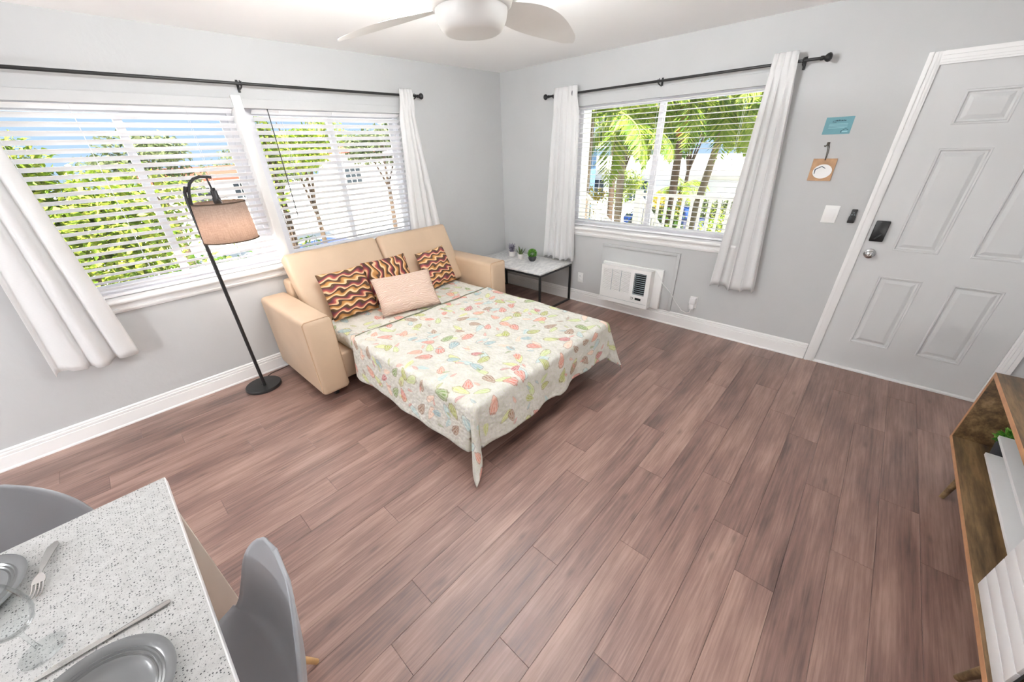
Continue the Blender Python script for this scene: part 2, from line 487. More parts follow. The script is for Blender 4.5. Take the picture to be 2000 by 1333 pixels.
def link(name, me, m, parent=None, loc=None, rot=None):
    o = bpy.data.objects.new(name, me)
    C.objects.link(o)
    if m is not None and not me.materials:
        me.materials.append(MATS[m])
    if parent is not None: o.parent = parent
    if loc is not None: o.location = loc
    if rot is not None: o.rotation_euler = rot
    return o
def finish(bm, smooth=None):
    bmesh.ops.recalc_face_normals(bm, faces=bm.faces[:])
    me = bpy.data.meshes.new('mesh')
    bm.to_mesh(me); bm.free()
    if smooth is not None:
        for p_ in me.polygons: p_.use_smooth = True
        if smooth < 180: me.set_sharp_from_angle(angle=R(smooth))
    return me
def obj(name, bm, m, parent=None, smooth=None, local=False, org=None):
    """links a bmesh built in world space (or in the parent's space when local) as one object"""
    if parent is not None and not local:
        d = wpos(parent)
        for v in bm.verts: v.co -= d
    o = None
    if org is not None:
        d = Vector(org)
        for v in bm.verts: v.co -= d
    me = finish(bm, smooth)
    o = link(name, me, m, parent)
    if org is not None: o.location = org
    return o
def tag(o, label=None, cat=None, group=None, kind=None):
    if label: o['label'] = label
    if cat: o['category'] = cat
    if group: o['group'] = group
    if kind: o['kind'] = kind
    return o
def thing(name, label, cat, loc, group=None, rotz=0.0):
    o = bpy.data.objects.new(name, None)
    o.empty_display_size = 0.1
    C.objects.link(o); o.location = loc; o.rotation_euler = (0, 0, rotz)
    return tag(o, label, cat, group)
def struct(o, label):
    return tag(o, label, kind='structure')
def B():
    return bmesh.new()
def bx(name, dims, m, parent=None, bev=0.0, seg=2, smooth=None, local=False):
    bm = B(); box(bm, *dims, bev=bev, seg=seg)
    return obj(name, bm, m, parent, smooth if smooth is not None else (40 if bev else None), local)
def wallbox(bm, rects_axis):
    for r in rects_axis: box(bm, *r)

# ------------------------------------------------------------------ room shell
H = 2.455
XW, YS = -7.0, -4.72            # far left end and the wall behind the console
WT = 0.16                       # wall thickness
# window openings
W1 = (-4.12, -1.40, 0.90, 2.07)     # x0, x1, z0, z1 in the wall y = 0
W2 = (-2.82, -1.00, 0.88, 2.09)     # y0, y1, z0, z1 in the wall x = 0
DR = (-4.55, -3.615, 0.0, 2.052)    # door opening

bm = B()
box(bm, XW, W1[0], 0, WT, -0.1, H); box(bm, W1[1], WT, 0, WT, -0.1, H)
box(bm, W1[0], W1[1], 0, WT, -0.1, W1[2]); box(bm, W1[0], W1[1], 0, WT, W1[3], H)
struct(obj('wall_left', bm, 'wall_paint'), 'light grey wall with the wide blind covered window')
bm = B()
box(bm, 0, WT, W2[1], 0, -0.1, H); box(bm, 0, WT, DR[1], W2[0], -0.1, H)
box(bm, 0, WT, W2[0], W2[1], -0.1, W2[2]); box(bm, 0, WT, W2[0], W2[1], W2[3], H)
box(bm, 0, WT, DR[0], DR[1], DR[3], H); box(bm, 0, WT, YS - WT, DR[0], -0.1, H)
struct(obj('wall_right', bm, 'wall_paint'), 'light grey wall with the entrance door and garden window')
bm = B(); box(bm, XW - WT, 0, YS - WT, YS, -0.1, H)
struct(obj('wall_back', bm, 'wall_paint'), 'light grey wall behind the wooden media console')
bm = B(); box(bm, XW - WT, XW, YS, WT, -0.1, H)
struct(obj('wall_far', bm, 'wall_paint'), 'light grey wall at the far end of the room')
bm = B(); box(bm, XW - WT, WT + 0.5, YS - WT - 0.5, WT + 0.5, H, H + 0.12)
struct(obj('ceiling', bm, 'ceiling_paint'), 'smooth white ceiling')

# floor: slab with single wood planks laid along x
bm = B(); box(bm, XW, 0, YS, 0, -0.1, -0.008)
floor = struct(obj('floor', bm, 'floor_joint'), 'dark reddish brown wood plank floor')
PW, PL = 0.152, 1.22
mesh_cache = {}
def plank_mesh(L, W):
    key = (round(L, 3), round(W, 3))
    if key not in mesh_cache:
        b = B(); box(b, -L / 2, L / 2, -W / 2, W / 2, -0.0079, 0.0)
        top = [e for e in b.edges if all(abs(v.co.z) < 1e-6 for v in e.verts)]
        bmesh.ops.bevel(b, geom=top, offset=0.0009, segments=1, affect='EDGES')
        me = finish(b); me.materials.append(MATS['floor_plank']); mesh_cache[key] = me
    return mesh_cache[key]
rnd = random.Random(5)
row = 0
y = 0.0
while y > YS + 0.01:
    w = min(PW, y - YS)
    off = [0.0, 0.47, 0.88, 0.25, 0.67, 1.05][row % 6] + rnd.uniform(-0.06, 0.06)
    x = -off if off > 0.12 else -PL
    xa = 0.0
    while xa > XW + 0.01:
        xb = max(x, XW)
        L = xa - xb
        link('plank', plank_mesh(L - 0.0008, w - 0.0008), None, floor, (xa - L / 2, y - w / 2, 0.0))
        xa = xb; x -= PL
    y -= PW; row += 1

# baseboards
BP = [(0, 0), (0.022, 0), (0.022, 0.010), (0.017, 0.016), (0.016, 0.094), (0.010, 0.098), (0.0145, 0.103), (0.0145, 0.116), (0.006, 0.119), (0.010, 0.124), (0.010, 0.132), (0.004, 0.138), (0.0, 0.14)]
def baseboard(name, p0, p1, out, label):
    bm = B(); extrude_profile(bm, BP, p0, p1, out)
    return struct(obj(name, bm, 'trim_paint'), label)
baseboard('baseboard_left', (XW, 0, 0), (0, 0, 0), (0, -1, 0), 'white moulded baseboard under the wide window')
baseboard('baseboard_right', (0, -0.016, 0), (0, DR[1] + 0.068, 0), (-1, 0, 0), 'white moulded baseboard under the garden window')
baseboard('baseboard_back', (XW, YS, 0), (-0.02, YS, 0), (0, 1, 0), 'white moulded baseboard behind the console')

# ------------------------------------------------------------------ window 1 (two bays)
def win_frame(bm, ax, a0, a1, z0, z1, d0, d1, t):
    """rectangular frame in a wall; ax 'x' wall y=0, ax 'y' wall x=0; d = depth range outward"""
    def q(u0, u1, w0, w1):
        if ax == 'x': box(bm, u0, u1, d0, d1, w0, w1)
        else: box(bm, d0, d1, u0, u1, w0, w1)
    q(a0, a0 + t, z0, z1); q(a1 - t, a1, z0, z1); q(a0 + t, a1 - t, z0, z0 + t); q(a0 + t, a1 - t, z1 - t, z1)
def window(name, ax, bays, z0, z1, label, stile):
    w = bpy.data.objects.new(name, None); C.objects.link(w)
    m0, m1 = bays[0][0], bays[-1][1]
    w.location = ((m0 + m1) / 2, WT * 0.6, z0) if ax == 'x' else (WT * 0.6, (m0 + m1) / 2, z0)
    struct(w, label)
    for (a0, a1) in bays:
        bm = B(); win_frame(bm, ax, a0, a1, z0, z1, 0.085, 0.14, 0.035)
        obj('window_frame', bm, 'vinyl_white', w)
        mid = (a0 + a1) / 2
        for (s0, s1, dd) in ((a0 + 0.035, mid + stile / 2, 0.095), (mid - stile / 2, a1 - 0.035, 0.117)):
            bm = B(); win_frame(bm, ax, s0, s1, z0 + 0.035, z1 - 0.035, dd, dd + 0.02, stile if stile < 0.05 else 0.04)
            sash = obj('sash', bm, 'vinyl_white', w)
            g = B()
            if ax == 'x': box(g, s0 + 0.03, s1 - 0.03, dd + 0.008, dd + 0.012, z0 + 0.06, z1 - 0.06)
            else: box(g, dd + 0.008, dd + 0.012, s0 + 0.03, s1 - 0.03, z0 + 0.06, z1 - 0.06)
            p_ = obj('pane', g, 'window_glass', sash)
    return w
MX0, MX1 = -2.815, -2.752
win1 = window('window_1', 'x', [(W1[0], MX0), (MX1, W1[1])], W1[2], W1[3], 'wide white framed window in two bays behind white slat blinds', 0.045)
bx('mullion', (MX0, MX1, -0.022, 0.15, W1[2] - 0.01, 2.105), 'trim_paint', win1, bev=0.003)
win2 = window('window_2', 'y', [(W2[0], W2[1])], W2[2], W2[3], 'white framed garden window behind thin horizontal blinds', 0.05)

# sills
def sill(name, ax, a0, a1, ztop, label):
    bm = B()
    prof = [(-0.085, 0.0), (0.05, 0.0), (0.058, -0.006), (0.06, -0.016), (0.056, -0.026), (0.05, -0.03), (0.022, -0.032), (0.022, -0.062), (0.03, -0.068), (0.03, -0.078), (0.014, -0.082), (0.014, -0.094), (0.002, -0.098), (0.002, -0.02), (-0.085, -0.02)]
    if ax == 'x': extrude_profile(bm, prof, (a0, 0, ztop), (a1, 0, ztop), (0, -1, 0))
    else: extrude_profile(bm, prof, (0, a0, ztop), (0, a1, ztop), (-1, 0, 0))
    return struct(obj(name, bm, 'trim_paint', smooth=30), label)
sill('trim_1', 'x', W1[0] + 0.001, W1[1] - 0.001, 0.905, 'white moulded sill under the wide window')
sill('trim_2', 'y', W2[0] + 0.001, W2[1] - 0.001, 0.892, 'white moulded sill under the garden window')

# ------------------------------------------------------------------ blinds
def blind(name, label, ax, a0, a1, ztop, zbot, n, tilt, depth, width, cords, wand=None, valance=None):
    mid = (a0 + a1) / 2
    t = thing(name, label, 'blind', (mid, depth, zbot) if ax == 'x' else (depth, mid, zbot), 'venetian blinds')
    L = a1 - a0
    bm = B()
    # slat: slightly crowned strip with thickness
    segs = 4
    for s in range(segs + 1):
        pass
    rows = []
    for side in (0.0014, -0.0014):
        r_ = []
        for s in range(segs + 1):
            f = s / segs - 0.5
            r_.append((f * width, side + 0.002 * (1 - (2 * f) ** 2)))
        rows.append(r_)
    loop = rows[0] + rows[1][::-1]
    if ax == 'x': extrude_profile(bm, loop, (-L / 2, 0, 0), (L / 2, 0, 0), (0, 1, 0))
    else: extrude_profile(bm, loop, (0, -L / 2, 0), (0, L / 2, 0), (1, 0, 0))
    me = finish(bm, 30); me.materials.append(MATS['blind_white'])
    pitch = (ztop - zbot - 0.03) / n
    for i in range(n):
        o = link('slat', me, None, t, (0, 0, 0.03 + pitch * (i + 0.5)))
        o.rotation_euler = (-tilt, 0, 0) if ax == 'x' else (0, tilt, 0)
    def lb(nm, u0, u1, d0, d1, z0, z1, m='blind_white', bev=0.002):
        b = B()
        if ax == 'x': box(b, u0, u1, d0, d1, z0, z1, bev)
        else: box(b, d0, d1, u0, u1, z0, z1, bev)
        return obj(nm, b, m, t, 40)
    lb('bottom_rail', a0, a1, depth - width * 0.45, depth + width * 0.45, zbot, zbot + 0.016)
    lb('head_rail', a0, a1, depth - 0.024, depth + 0.024, ztop, ztop + 0.03)
    if valance:
        lb('valance', a0, a1, depth - 0.034, depth - 0.026, valance[0], valance[1], 'wall_paint')
    for cpos in cords:
        b = B()
        for dd in (depth - width * 0.48, depth + width * 0.48):
            if ax == 'x': cyl(b, (cpos, dd, zbot + 0.01), (cpos, dd, ztop), 0.0011, seg=6)
            else: cyl(b, (dd, cpos, zbot + 0.01), (dd, cpos, ztop), 0.0011, seg=6)
        obj('ladder_cord', b, 'vinyl_white', t)
    if wand:
        b = B(); cyl(b, (wand[0], depth - 0.036, wand[1]), (wand[0], depth - 0.036, wand[2]), 0.0035, seg=8)
        obj('tilt_wand', b, 'dark_grille', t, 60)
    return t
blind('venetian_blind', 'white slat blind in the left bay behind the floor lamp', 'x', W1[0] + 0.006, MX0 - 0.006, 2.036, 0.912, 24, R(28), 0.042, 0.05, (-4.0, -3.66, -3.1))
blind('venetian_blind', 'white slat blind in the right bay behind the sofa, with tilt wand', 'x', MX1 + 0.06, W1[1] - 0.006, 2.036, 0.912, 24, R(28), 0.042, 0.05, (-2.5, -2.08, -1.6), wand=(-2.587, 2.03, 1.262))
blind('venetian_blind', 'open thin slat blind over the garden window', 'y', W2[0] + 0.006, W2[1] - 0.006, 2.05, 0.90, 26, R(3), 0.045, 0.046, (-2.6, -1.9, -1.25))
# head boards that hide the blind rails
bm = B(); box(bm, W1[0], MX0 - 0.001, -0.016, 0.015, 2.03, 2.088, 0.002); box(bm, MX1 + 0.001, W1[1], -0.016, 0.015, 2.03, 2.088, 0.002)
struct(obj('trim_3', bm, 'wall_paint'), 'grey painted board along the head of the wide window')
bm = B(); box(bm, -0.016, 0.015, W2[0], W2[1], 2.045, 2.125, 0.002)
struct(obj('trim_4', bm, 'wall_paint'), 'white painted board along the head of the garden window')

# ------------------------------------------------------------------ curtains and rods
def curtain(name, label, ax, top, bot, ztop, zbot, folds, amp, seed, depth=0.082):
    rd = random.Random(seed)
    NU, NV = folds * 14, 40
    ph = [rd.uniform(-0.6, 0.6) for _ in range(folds + 2)]
    bm = B(); g = []
    for j in range(NV + 1):
        v = j / NV
        r_ = []
        for i in range(NU + 1):
            u = i / NU
            a = (top[0] + (top[1] - top[0]) * u) * (1 - v) + (bot[0] + (bot[1] - bot[0]) * u) * v
            k_ = u * folds
            wv = math.sin(2 * math.pi * k_ + 0.7 * math.sin(2.1 * k_ + seed) + v * ph[int(k_)] * 0.8)
            wv = math.copysign(abs(wv) ** 0.8, wv)
            am = amp * (0.55 + 0.45 * v) * (0.8 + 0.35 * math.sin(k_ * 2.3 + seed))
            a += 0.010 * math.cos(2 * math.pi * k_) * (0.4 + v)
            d = -depth + am * wv - 0.008 * math.sin(v * 5 + u * 4)
            z = ztop + (zbot - ztop) * v - 0.012 * v * (wv < 0) + 0.01 * v * math.sin(u * 9)
            pk = min(1.0, max(0.0, (0.13 - v) / 0.075))
            d = min(d, -0.028)
            d = d * (1 - pk) + min(d, -0.101 - 0.006 * (wv + 1)) * pk
            r_.append(bm.verts.new((a, min(d, -0.028), z) if ax == 'x' else (min(d, -0.028), a, z)))
        g.append(r_)
    for j in range(NV):
        for i in range(NU):
            bm.faces.new((g[j][i], g[j][i + 1], g[j + 1][i + 1], g[j + 1][i]))
    m0 = (bot[0] + bot[1]) / 2
    o = obj(name, bm, 'curtain_sheer', None, 180, org=(m0, -depth, zbot) if ax == 'x' else (-depth, m0, zbot))
    s = o.modifiers.new('thickness', 'SOLIDIFY'); s.thickness = 0.0025
    return tag(o, label, 'curtain', 'white curtain panels')
curtain('curtain', 'white curtain beside the floor lamp, cut by the left photo edge', 'x', (-4.25, -4.03), (-4.375, -3.955), 2.21, 0.535, 3, 0.032, 3)
curtain('curtain', 'white curtain hanging behind the right end of the sofa', 'x', (-1.465, -1.325), (-1.56, -1.10), 2.215, 0.52, 4, 0.026, 7)
curtain('curtain', 'white curtain above the side table with the small plants', 'y', (-0.855, -1.135), (-0.74, -1.185), 2.215, 0.51, 5, 0.026, 11)
curtain('curtain', 'white curtain between the garden window and the teal card', 'y', (-2.752, -2.9), (-2.70, -3.06), 2.215, 0.52, 4, 0.028, 5)
def rod(name, label, ax, a0, a1, z, brackets, depth=0.082, ringpos=None):
    mid = (a0 + a1) / 2
    def P(a, d, zz): return (a, -d, zz) if ax == 'x' else (-d, a, zz)
    t = thing(name, label, 'curtain rod', P(mid, depth, z), 'black curtain rods')
    bm = B(); cyl(bm, P(a0, depth, z), P(a1, depth, z), 0.0095, seg=16); obj('pole', bm, 'black_metal', t, 60)
    for a, s in ((a0, -1), (a1, 1)):
        bm = B()
        lathe(bm, [(0.0, -0.006), (0.013, -0.006), (0.013, 0.01), (0.01, 0.014), (0.016, 0.02), (0.024, 0.03), (0.026, 0.04), (0.022, 0.05), (0.012, 0.056), (0.0, 0.058)], seg=20)
        Mx = Vector((0, 0, 1)).rotation_difference(Vector(P(s, 0, 0))).to_matrix()
        for v in bm.verts: v.co = Mx @ v.co + Vector(P(a, depth, z))
        obj('finial', bm, 'black_metal', t, 50)
    for a in brackets:
        bm = B()
        e = 0.008
        if ax == 'x':
            box(bm, a - e, a + e, -0.008, -0.0005, z - 0.045, z + 0.03, 0.002)
        else:
            box(bm, -0.008, -0.0005, a - e, a + e, z - 0.045, z + 0.03, 0.002)
        tube(bm, [P(a, 0.004, z - 0.03), P(a, 0.04, z - 0.026), P(a, 0.075, z - 0.018), P(a, depth, z - 0.011)], 0.005, 8)
        tube(bm, [P(a, depth + 0.013, z + 0.012), P(a, depth + 0.015, z), P(a, depth + 0.009, z - 0.011), P(a, depth, z - 0.014), P(a, depth - 0.009, z - 0.011), P(a, depth - 0.014, z), P(a, depth - 0.012, z + 0.02)], 0.004, 8)
        obj('bracket', bm, 'black_metal', t, 50)
    if ringpos is not None:
        bm = B()
        pts = [P(ringpos, depth + 0.026 * math.cos(q * math.pi / 12), z + 0.026 * math.sin(q * math.pi / 12)) for q in range(25)]
        tube(bm, pts, 0.0055, 8); obj('eyelet_ring', bm, 'black_metal', t, 60)
    return t
rod('curtain_rod', 'long black curtain rod above the wide window', 'x', -4.55, -1.24, 2.168, (-4.45, -2.742, -1.27))
rod('curtain_rod', 'shorter black curtain rod above the garden window', 'y', -3.03, -0.76, 2.155, (-2.93, -1.922, -0.82), ringpos=-1.068)

# ------------------------------------------------------------------ entrance door
door = bpy.data.objects.new('door_1', None); C.objects.link(door); door.location = (0, (DR[0] + DR[1]) / 2, 0)
struct(door, 'white six panel entrance door')
DX0, DX1 = 0.004, 0.046
cols = [(-4.388, -4.158), (-4.012, -3.782)]
rows_ = [(0.238, 0.783), (0.968, 1.606), (1.732, 1.912)]
bm = B()
ys = [DR[0] + 0.003, cols[0][0], cols[0][1], cols[1][0], cols[1][1], DR[1] - 0.003]
zs = [0.018, rows_[0][0], rows_[0][1], rows_[1][0], rows_[1][1], rows_[2][0], rows_[2][1], DR[3] - 0.003]
for i in range(5):
    for j in range(7):
        if i in (1, 3) and j in (1, 3, 5): continue
        box(bm, DX0, DX1, ys[i], ys[i + 1], zs[j], zs[j + 1])
bmesh.ops.remove_doubles(bm, verts=bm.verts[:], dist=1e-5)
obj('door_leaf', bm, 'door_paint', door)
for (c0, c1) in cols:
    for (z0, z1) in rows_:
        bm = B()
        def rect(ins, dx):
            return [bm.verts.new((DX0 + dx, yy, zz)) for yy, zz in ((c0 + ins, z0 + ins), (c1 - ins, z0 + ins), (c1 - ins, z1 - ins), (c0 + ins, z1 - ins))]
        seq = [rect(0, 0.0), rect(0.004, -0.003), rect(0.011, -0.002), rect(0.016, 0.009), rect(0.026, 0.0105), rect(0.044, 0.003), rect(0.047, 0.002)]
        for a_, b_ in zip(seq, seq[1:]): bridge(bm, a_, b_)
        bm.faces.new(seq[-1])
        obj('door_panel', bm, 'door_paint', door)
bm = B(); box(bm, -0.02, 0.06, DR[0], DR[1], 0.0005, 0.016, 0.003)
tag(obj('threshold', bm, 'trim_paint', door, 40), 'white threshold strip')
# deadbolt and knob
t = obj('smart_lock', (lambda b: (box(b, -0.026, DX0, -3.716, -3.640, 1.022, 1.162, 0.006), b)[1])(B()), 'black_plastic', door, 40)
tag(t, 'square black electronic deadbolt')
bm = B(); box(bm, -0.04, -0.0262, -3.69, -3.682, 1.03, 1.075, 0.002)
for v in bm.verts: v.co = Matrix.Rotation(R(40), 3, 'X') @ (v.co - Vector((0, -3.686, 1.055))) + Vector((0, -3.68, 1.06))
obj('thumb_turn', bm, 'dark_grille', t, 40)
bm = B(); lathe(bm, [(0, 0.0), (0.034, 0.0), (0.034, 0.004), (0.03, 0.008), (0.014, 0.012), (0.012, 0.022), (0.02, 0.03), (0.027, 0.04), (0.027, 0.052), (0.02, 0.06), (0.009, 0.062), (0.009, 0.058), (0, 0.058)], (DX0, -3.676, 0.932), 32, '-X')
tag(obj('door_knob', bm, 'chrome', door, 40), 'round chrome knob')
# casing
bm = B()
def casing(y0, y1, z0, z1, horiz, s):
    n = 4
    st = [(0.0, 0.010), (0.010, 0.017), (0.020, 0.012), (0.024, 0.018), (0.040, 0.014), (0.044, 0.023), (0.066, 0.023)]
    for (a, th), (b_, _) in zip(st, st[1:]):
        if horiz: box(bm, -th, 0, y0, y1, z0 + a, z0 + b_)
        else: box(bm, -th, 0, y0 + s * a, y0 + s * b_, z0, z1)
casing(DR[1] - 0.004, 0, 0, DR[3] + 0.062, False, 1)
casing(DR[0] + 0.004, 0, 0, DR[3] + 0.062, False, -1)
casing(DR[0] + 0.004, DR[1] - 0.004, DR[3] - 0.004, 0, True, 1)
struct(obj('trim_5', bm, 'trim_paint'), 'white moulded casing around the entrance door')
bm = B(); box(bm, 0.046, 0.07, DR[0], DR[1], 0.0, DR[3]); 
tag(obj('door_backing', bm, 'door_paint', door), 'outer face of the door')

# ------------------------------------------------------------------ things on the wall by the door
t = thing('notice_card', 'teal printed card on the wall, above the hanging wooden tag', 'card', (0, -3.232, 1.76))
bm = B(); box(bm, -0.003, -0.0005, -3.31, -3.156, 1.708, 1.812); obj('card_sheet', bm, 'teal_card', t)
bm = B()
xx = -0.0035
def stroke(bm, y0, y1, z0, z1, x=xx): box(bm, x, x + 0.0004, y0, y1, z0, z1)
rr = random.Random(2)
yy = -3.195
for w_, h_ in ((0.008, 0.004), (0.006, 0.006), (0.012, 0.008), (0.006, 0.009), (0.005, 0.008), (0.009, 0.007), (0.006, 0.008), (0.008, 0.006)):
    stroke(bm, yy - w_, yy, 1.786, 1.786 + h_); yy -= w_ + 0.002
stroke(bm, -3.218, -3.196, 1.778, 1.7805)
poly(bm, [(xx, -3.258, 1.716), (xx, -3.262, 1.716), (xx, -3.262, 1.727), (xx, -3.28, 1.738), (xx, -3.296, 1.731), (xx, -3.297, 1.734), (xx, -3.28, 1.7415), (xx, -3.258, 1.729)], (0.0004, 0, 0))
tag(obj('lettering', bm, 'ink_dark', t), kind='stuff')
bm = B()
for i in range(4): stroke(bm, -3.285 + 0.012 * (i == 3), -3.182, 1.769 - i * 0.008, 1.7715 - i * 0.008)
stroke(bm, -3.296, -3.265, 1.72, 1.726)
tag(obj('small_print', bm, 'ink_light', t), kind='stuff')

t = thing('wooden_tag', 'square light wood tag with white oval emblem, hung on a dark cord', 'wall tag', (0, -3.228, 1.48))
bm = B(); box(bm, -0.0095, -0.0015, -3.298, -3.158, 1.41, 1.556, 0.001); obj('board', bm, 'kraft_wood', t)
bm = B()
poly(bm, [(-0.0103, -3.232 + 0.056 * math.cos(q * math.pi / 20), 1.472 + 0.047 * math.sin(q * math.pi / 20)) for q in range(40)], (0.0006, 0, 0))
obj('oval_emblem', bm, 'white_plastic', t)
bm = B(); xx = -0.0109
poly(bm, [(xx, -3.187, 1.455), (xx, -3.191, 1.455), (xx, -3.191, 1.484), (xx, -3.222, 1.5025), (xx, -3.244, 1.49), (xx, -3.246, 1.494), (xx, -3.222, 1.508), (xx, -3.184, 1.487)], (0.0004, 0, 0))
obj('roof_mark', bm, 'ink_navy', t)
bm = B(); yy = -3.196
for w_, h_ in ((0.004, 0.013), (0.007, 0.009), (0.009, 0.009), (0.006, 0.011), (0.005, 0.009), (0.006, 0.009), (0.006, 0.009)):
    stroke(bm, yy - w_, yy, 1.467, 1.467 + h_); yy -= w_ + 0.0035
tag(obj('emblem_lettering', bm, 'ink_grey', t), kind='stuff')
bm = B()
for (y0, y1, z0) in ((-3.172, -3.162, 1.545), (-3.195, -3.175, 1.545), (-3.215, -3.199, 1.545), (-3.185, -3.163, 1.535), (-3.206, -3.19, 1.535), (-3.174, -3.163, 1.522), (-3.178, -3.163, 1.514),
                     (-3.185, -3.165, 1.4135), (-3.21, -3.19, 1.4135), (-3.245, -3.216, 1.4135), (-3.272, -3.25, 1.4135), (-3.29, -3.276, 1.42)):
    stroke(bm, y0, y1, z0, z0 + 0.005)
tag(obj('handwriting', bm, 'ink_brown', t), kind='stuff')
bm = B()
tube(bm, [(-0.012, -3.226, 1.545), (-0.006, -3.224, 1.58), (-0.006, -3.219, 1.62), (-0.008, -3.214, 1.645)], 0.002, 6)
tube(bm, [(-0.012, -3.228, 1.545), (-0.004, -3.23, 1.59), (-0.004, -3.226, 1.63), (-0.008, -3.217, 1.65)], 0.002, 6)
obj('cord', bm, 'string_brown', t, 60)
bm = B(); box(bm, -0.012, -0.0005, -3.222, -3.206, 1.638, 1.66, 0.002); tube(bm, [(-0.008, -3.212, 1.645), (-0.02, -3.2, 1.634), (-0.022, -3.196, 1.64)], 0.0035, 8)
obj('hook', bm, 'string_brown', t, 50)

t = thing('light_switch', 'white wide switch plate beside the black fan remote', 'light switch', (0, -3.369, 1.183))
bm = B(); box(bm, -0.006, -0.0005, -3.413, -3.325, 1.122, 1.245, 0.002); obj('plate', bm, 'white_plastic', t, 40)
bm = B(); box(bm, -0.0085, -0.006, -3.396, -3.342, 1.148, 1.219, 0.001); obj('rocker', bm, 'trim_paint', t, 40)

t = thing('fan_remote', 'slim black remote in a wall holder beside the door casing', 'remote', (0, -3.5, 1.18))
bm = B(); box(bm, -0.02, -0.006, -3.517, -3.485, 1.145, 1.228, 0.004); obj('handset', bm, 'black_plastic', t, 40)
bm = B(); box(bm, -0.024, -0.0005, -3.521, -3.481, 1.134, 1.18, 0.004); obj('holder', bm, 'black_plastic', t, 40)
for (yy, zz) in ((-3.501, 1.205), (-3.494, 1.191), (-3.508, 1.191)):
    bm = B(); lathe(bm, [(0.0035, 0), (0.0035, 0.0015), (0, 0.0015)], (-0.02, yy, zz), 12, '-X'); obj('button', bm, 'ink_grey', t)

def outlet(label, y, z):
    t = thing('wall_outlet', label, 'outlet', (0, y, z))
    bm = B(); box(bm, -0.006, -0.0005, y - 0.036, y + 0.036, z - 0.058, z + 0.058, 0.002); obj('plate', bm, 'white_plastic', t, 40)
    for dz in (-0.02, 0.02):
        bm = B(); box(bm, -0.009, -0.006, y - 0.017, y + 0.017, z + dz - 0.014, z + dz + 0.014, 0.002); s_ = obj('socket', bm, 'trim_paint', t, 40)
        bm = B()
        for dy in (-0.006, 0.006): box(bm, -0.0094, -0.009, y + dy - 0.001, y + dy + 0.001, z + dz - 0.004, z + dz + 0.006)
        obj('slot', bm, 'black_plastic', s_)
    return t
outlet('white wall outlet between the side table and the air conditioner', -1.238, 0.30)
outlet('white wall outlet holding the air conditioner plug', -2.56, 0.29)

# ------------------------------------------------------------------ wall air conditioner
t = thing('wall_panel', 'grey white painted board on the wall around the air conditioner', 'panel', (0, -1.93, 0.15))
bm = B(); box(bm, -0.012, -0.0005, -2.355, -1.505, 0.142, 0.745, 0.002); obj('board', bm, 'wall_paint', t, 40)
bm = B(); box(bm, -0.022, -0.012, -2.355, -2.325, 0.142, 0.745, 0.002); box(bm, -0.022, -0.012, -2.325, -1.505, 0.715, 0.745, 0.002); obj('edge_strip', bm, 'wall_paint', t, 40)
ac = thing('air_conditioner', 'white through wall air conditioner under the garden window', 'air conditioner', (-0.06, -1.9, 0.15))
bm = B(); box(bm, -0.05, -0.0125, -2.235, -1.552, 0.146, 0.562, 0.004); obj('sleeve', bm, 'white_plastic', ac, 40)
AX = -0.145
bm = B()
F0, F1, G0, G1 = -2.15, -1.592, 0.152, 0.556
# front shell: frame pieces around two grille openings
IN0, IN1 = -1.935, -1.615      # intake span
OU0, OU1 = -2.105, -1.975      # outlet span
GZ0, GZ1 = 0.285, 0.52
for r_ in ((F0, F1, G0, GZ0), (F0, F1, GZ1, G1), (F0, OU0, GZ0, GZ1), (OU1, IN0, GZ0, GZ1), (IN1, F1, GZ0, GZ1)):
    box(bm, AX, -0.051, r_[0], r_[1], r_[2], r_[3])
bmesh.ops.remove_doubles(bm, verts=bm.verts[:], dist=1e-5)
obj('front_cover', bm, 'white_plastic', ac)
bm = B(); box(bm, AX + 0.035, AX + 0.04, OU0, OU1, GZ0, GZ1); obj('outlet_recess', bm, 'black_plastic', ac)
bm = B(); box(bm, AX + 0.012, AX + 0.016, IN0, IN1, GZ0, GZ1); obj('intake_recess', bm, 'dark_grille', ac)
for i in range(11):
    z = GZ0 + (GZ1 - GZ0) * (i + 0.5) / 11
    bm = B(); box(bm, -0.006, 0.010, OU0, OU1, -0.0025, 0.0025)
    for v in bm.verts: v.co = Matrix.Rotation(R(28), 3, 'Y') @ v.co + Vector((AX + 0.008, 0, z))
    obj('louver', bm, 'ink_grey', ac)
for i in range(16):
    z = GZ0 + (GZ1 - GZ0) * (i + 0.5) / 16
    bm = B(); box(bm, AX + 0.001, AX + 0.012, IN0, IN1, z - 0.0062, z + 0.0048); obj('intake_slat', bm, 'white_plastic', ac)
for yb in (-1.722, -1.828):
    bm = B(); box(bm, AX + 0.0004, AX + 0.012, yb - 0.002, yb + 0.002, GZ0, GZ1); obj('grille_rib', bm, 'ink_grey', ac)
bm = B(); box(bm, AX - 0.003, AX, -2.085, -1.96, 0.225, 0.262, 0.001); obj('control_plate', bm, 'white_plastic', ac, 40)
bm = B(); box(bm, AX - 0.0038, AX - 0.003, -2.08, -2.015, 0.232, 0.257); obj('display', bm, 'lcd_dark', ac)
bm = B(); box(bm, AX - 0.0036, AX - 0.003, -1.992, -1.966, 0.233, 0.236); box(bm, AX - 0.0036, AX - 0.003, -1.992, -1.986, 0.24, 0.256); box(bm, AX - 0.0036, AX - 0.003, -1.98, -1.966, 0.25, 0.256); obj('button_print', bm, 'lcd_dark', ac)
bm = B(); box(bm, AX - 0.0015, AX, F0 + 0.01, F1 - 0.01, 0.196, 0.198); obj('seam_line', bm, 'ink_grey', ac)
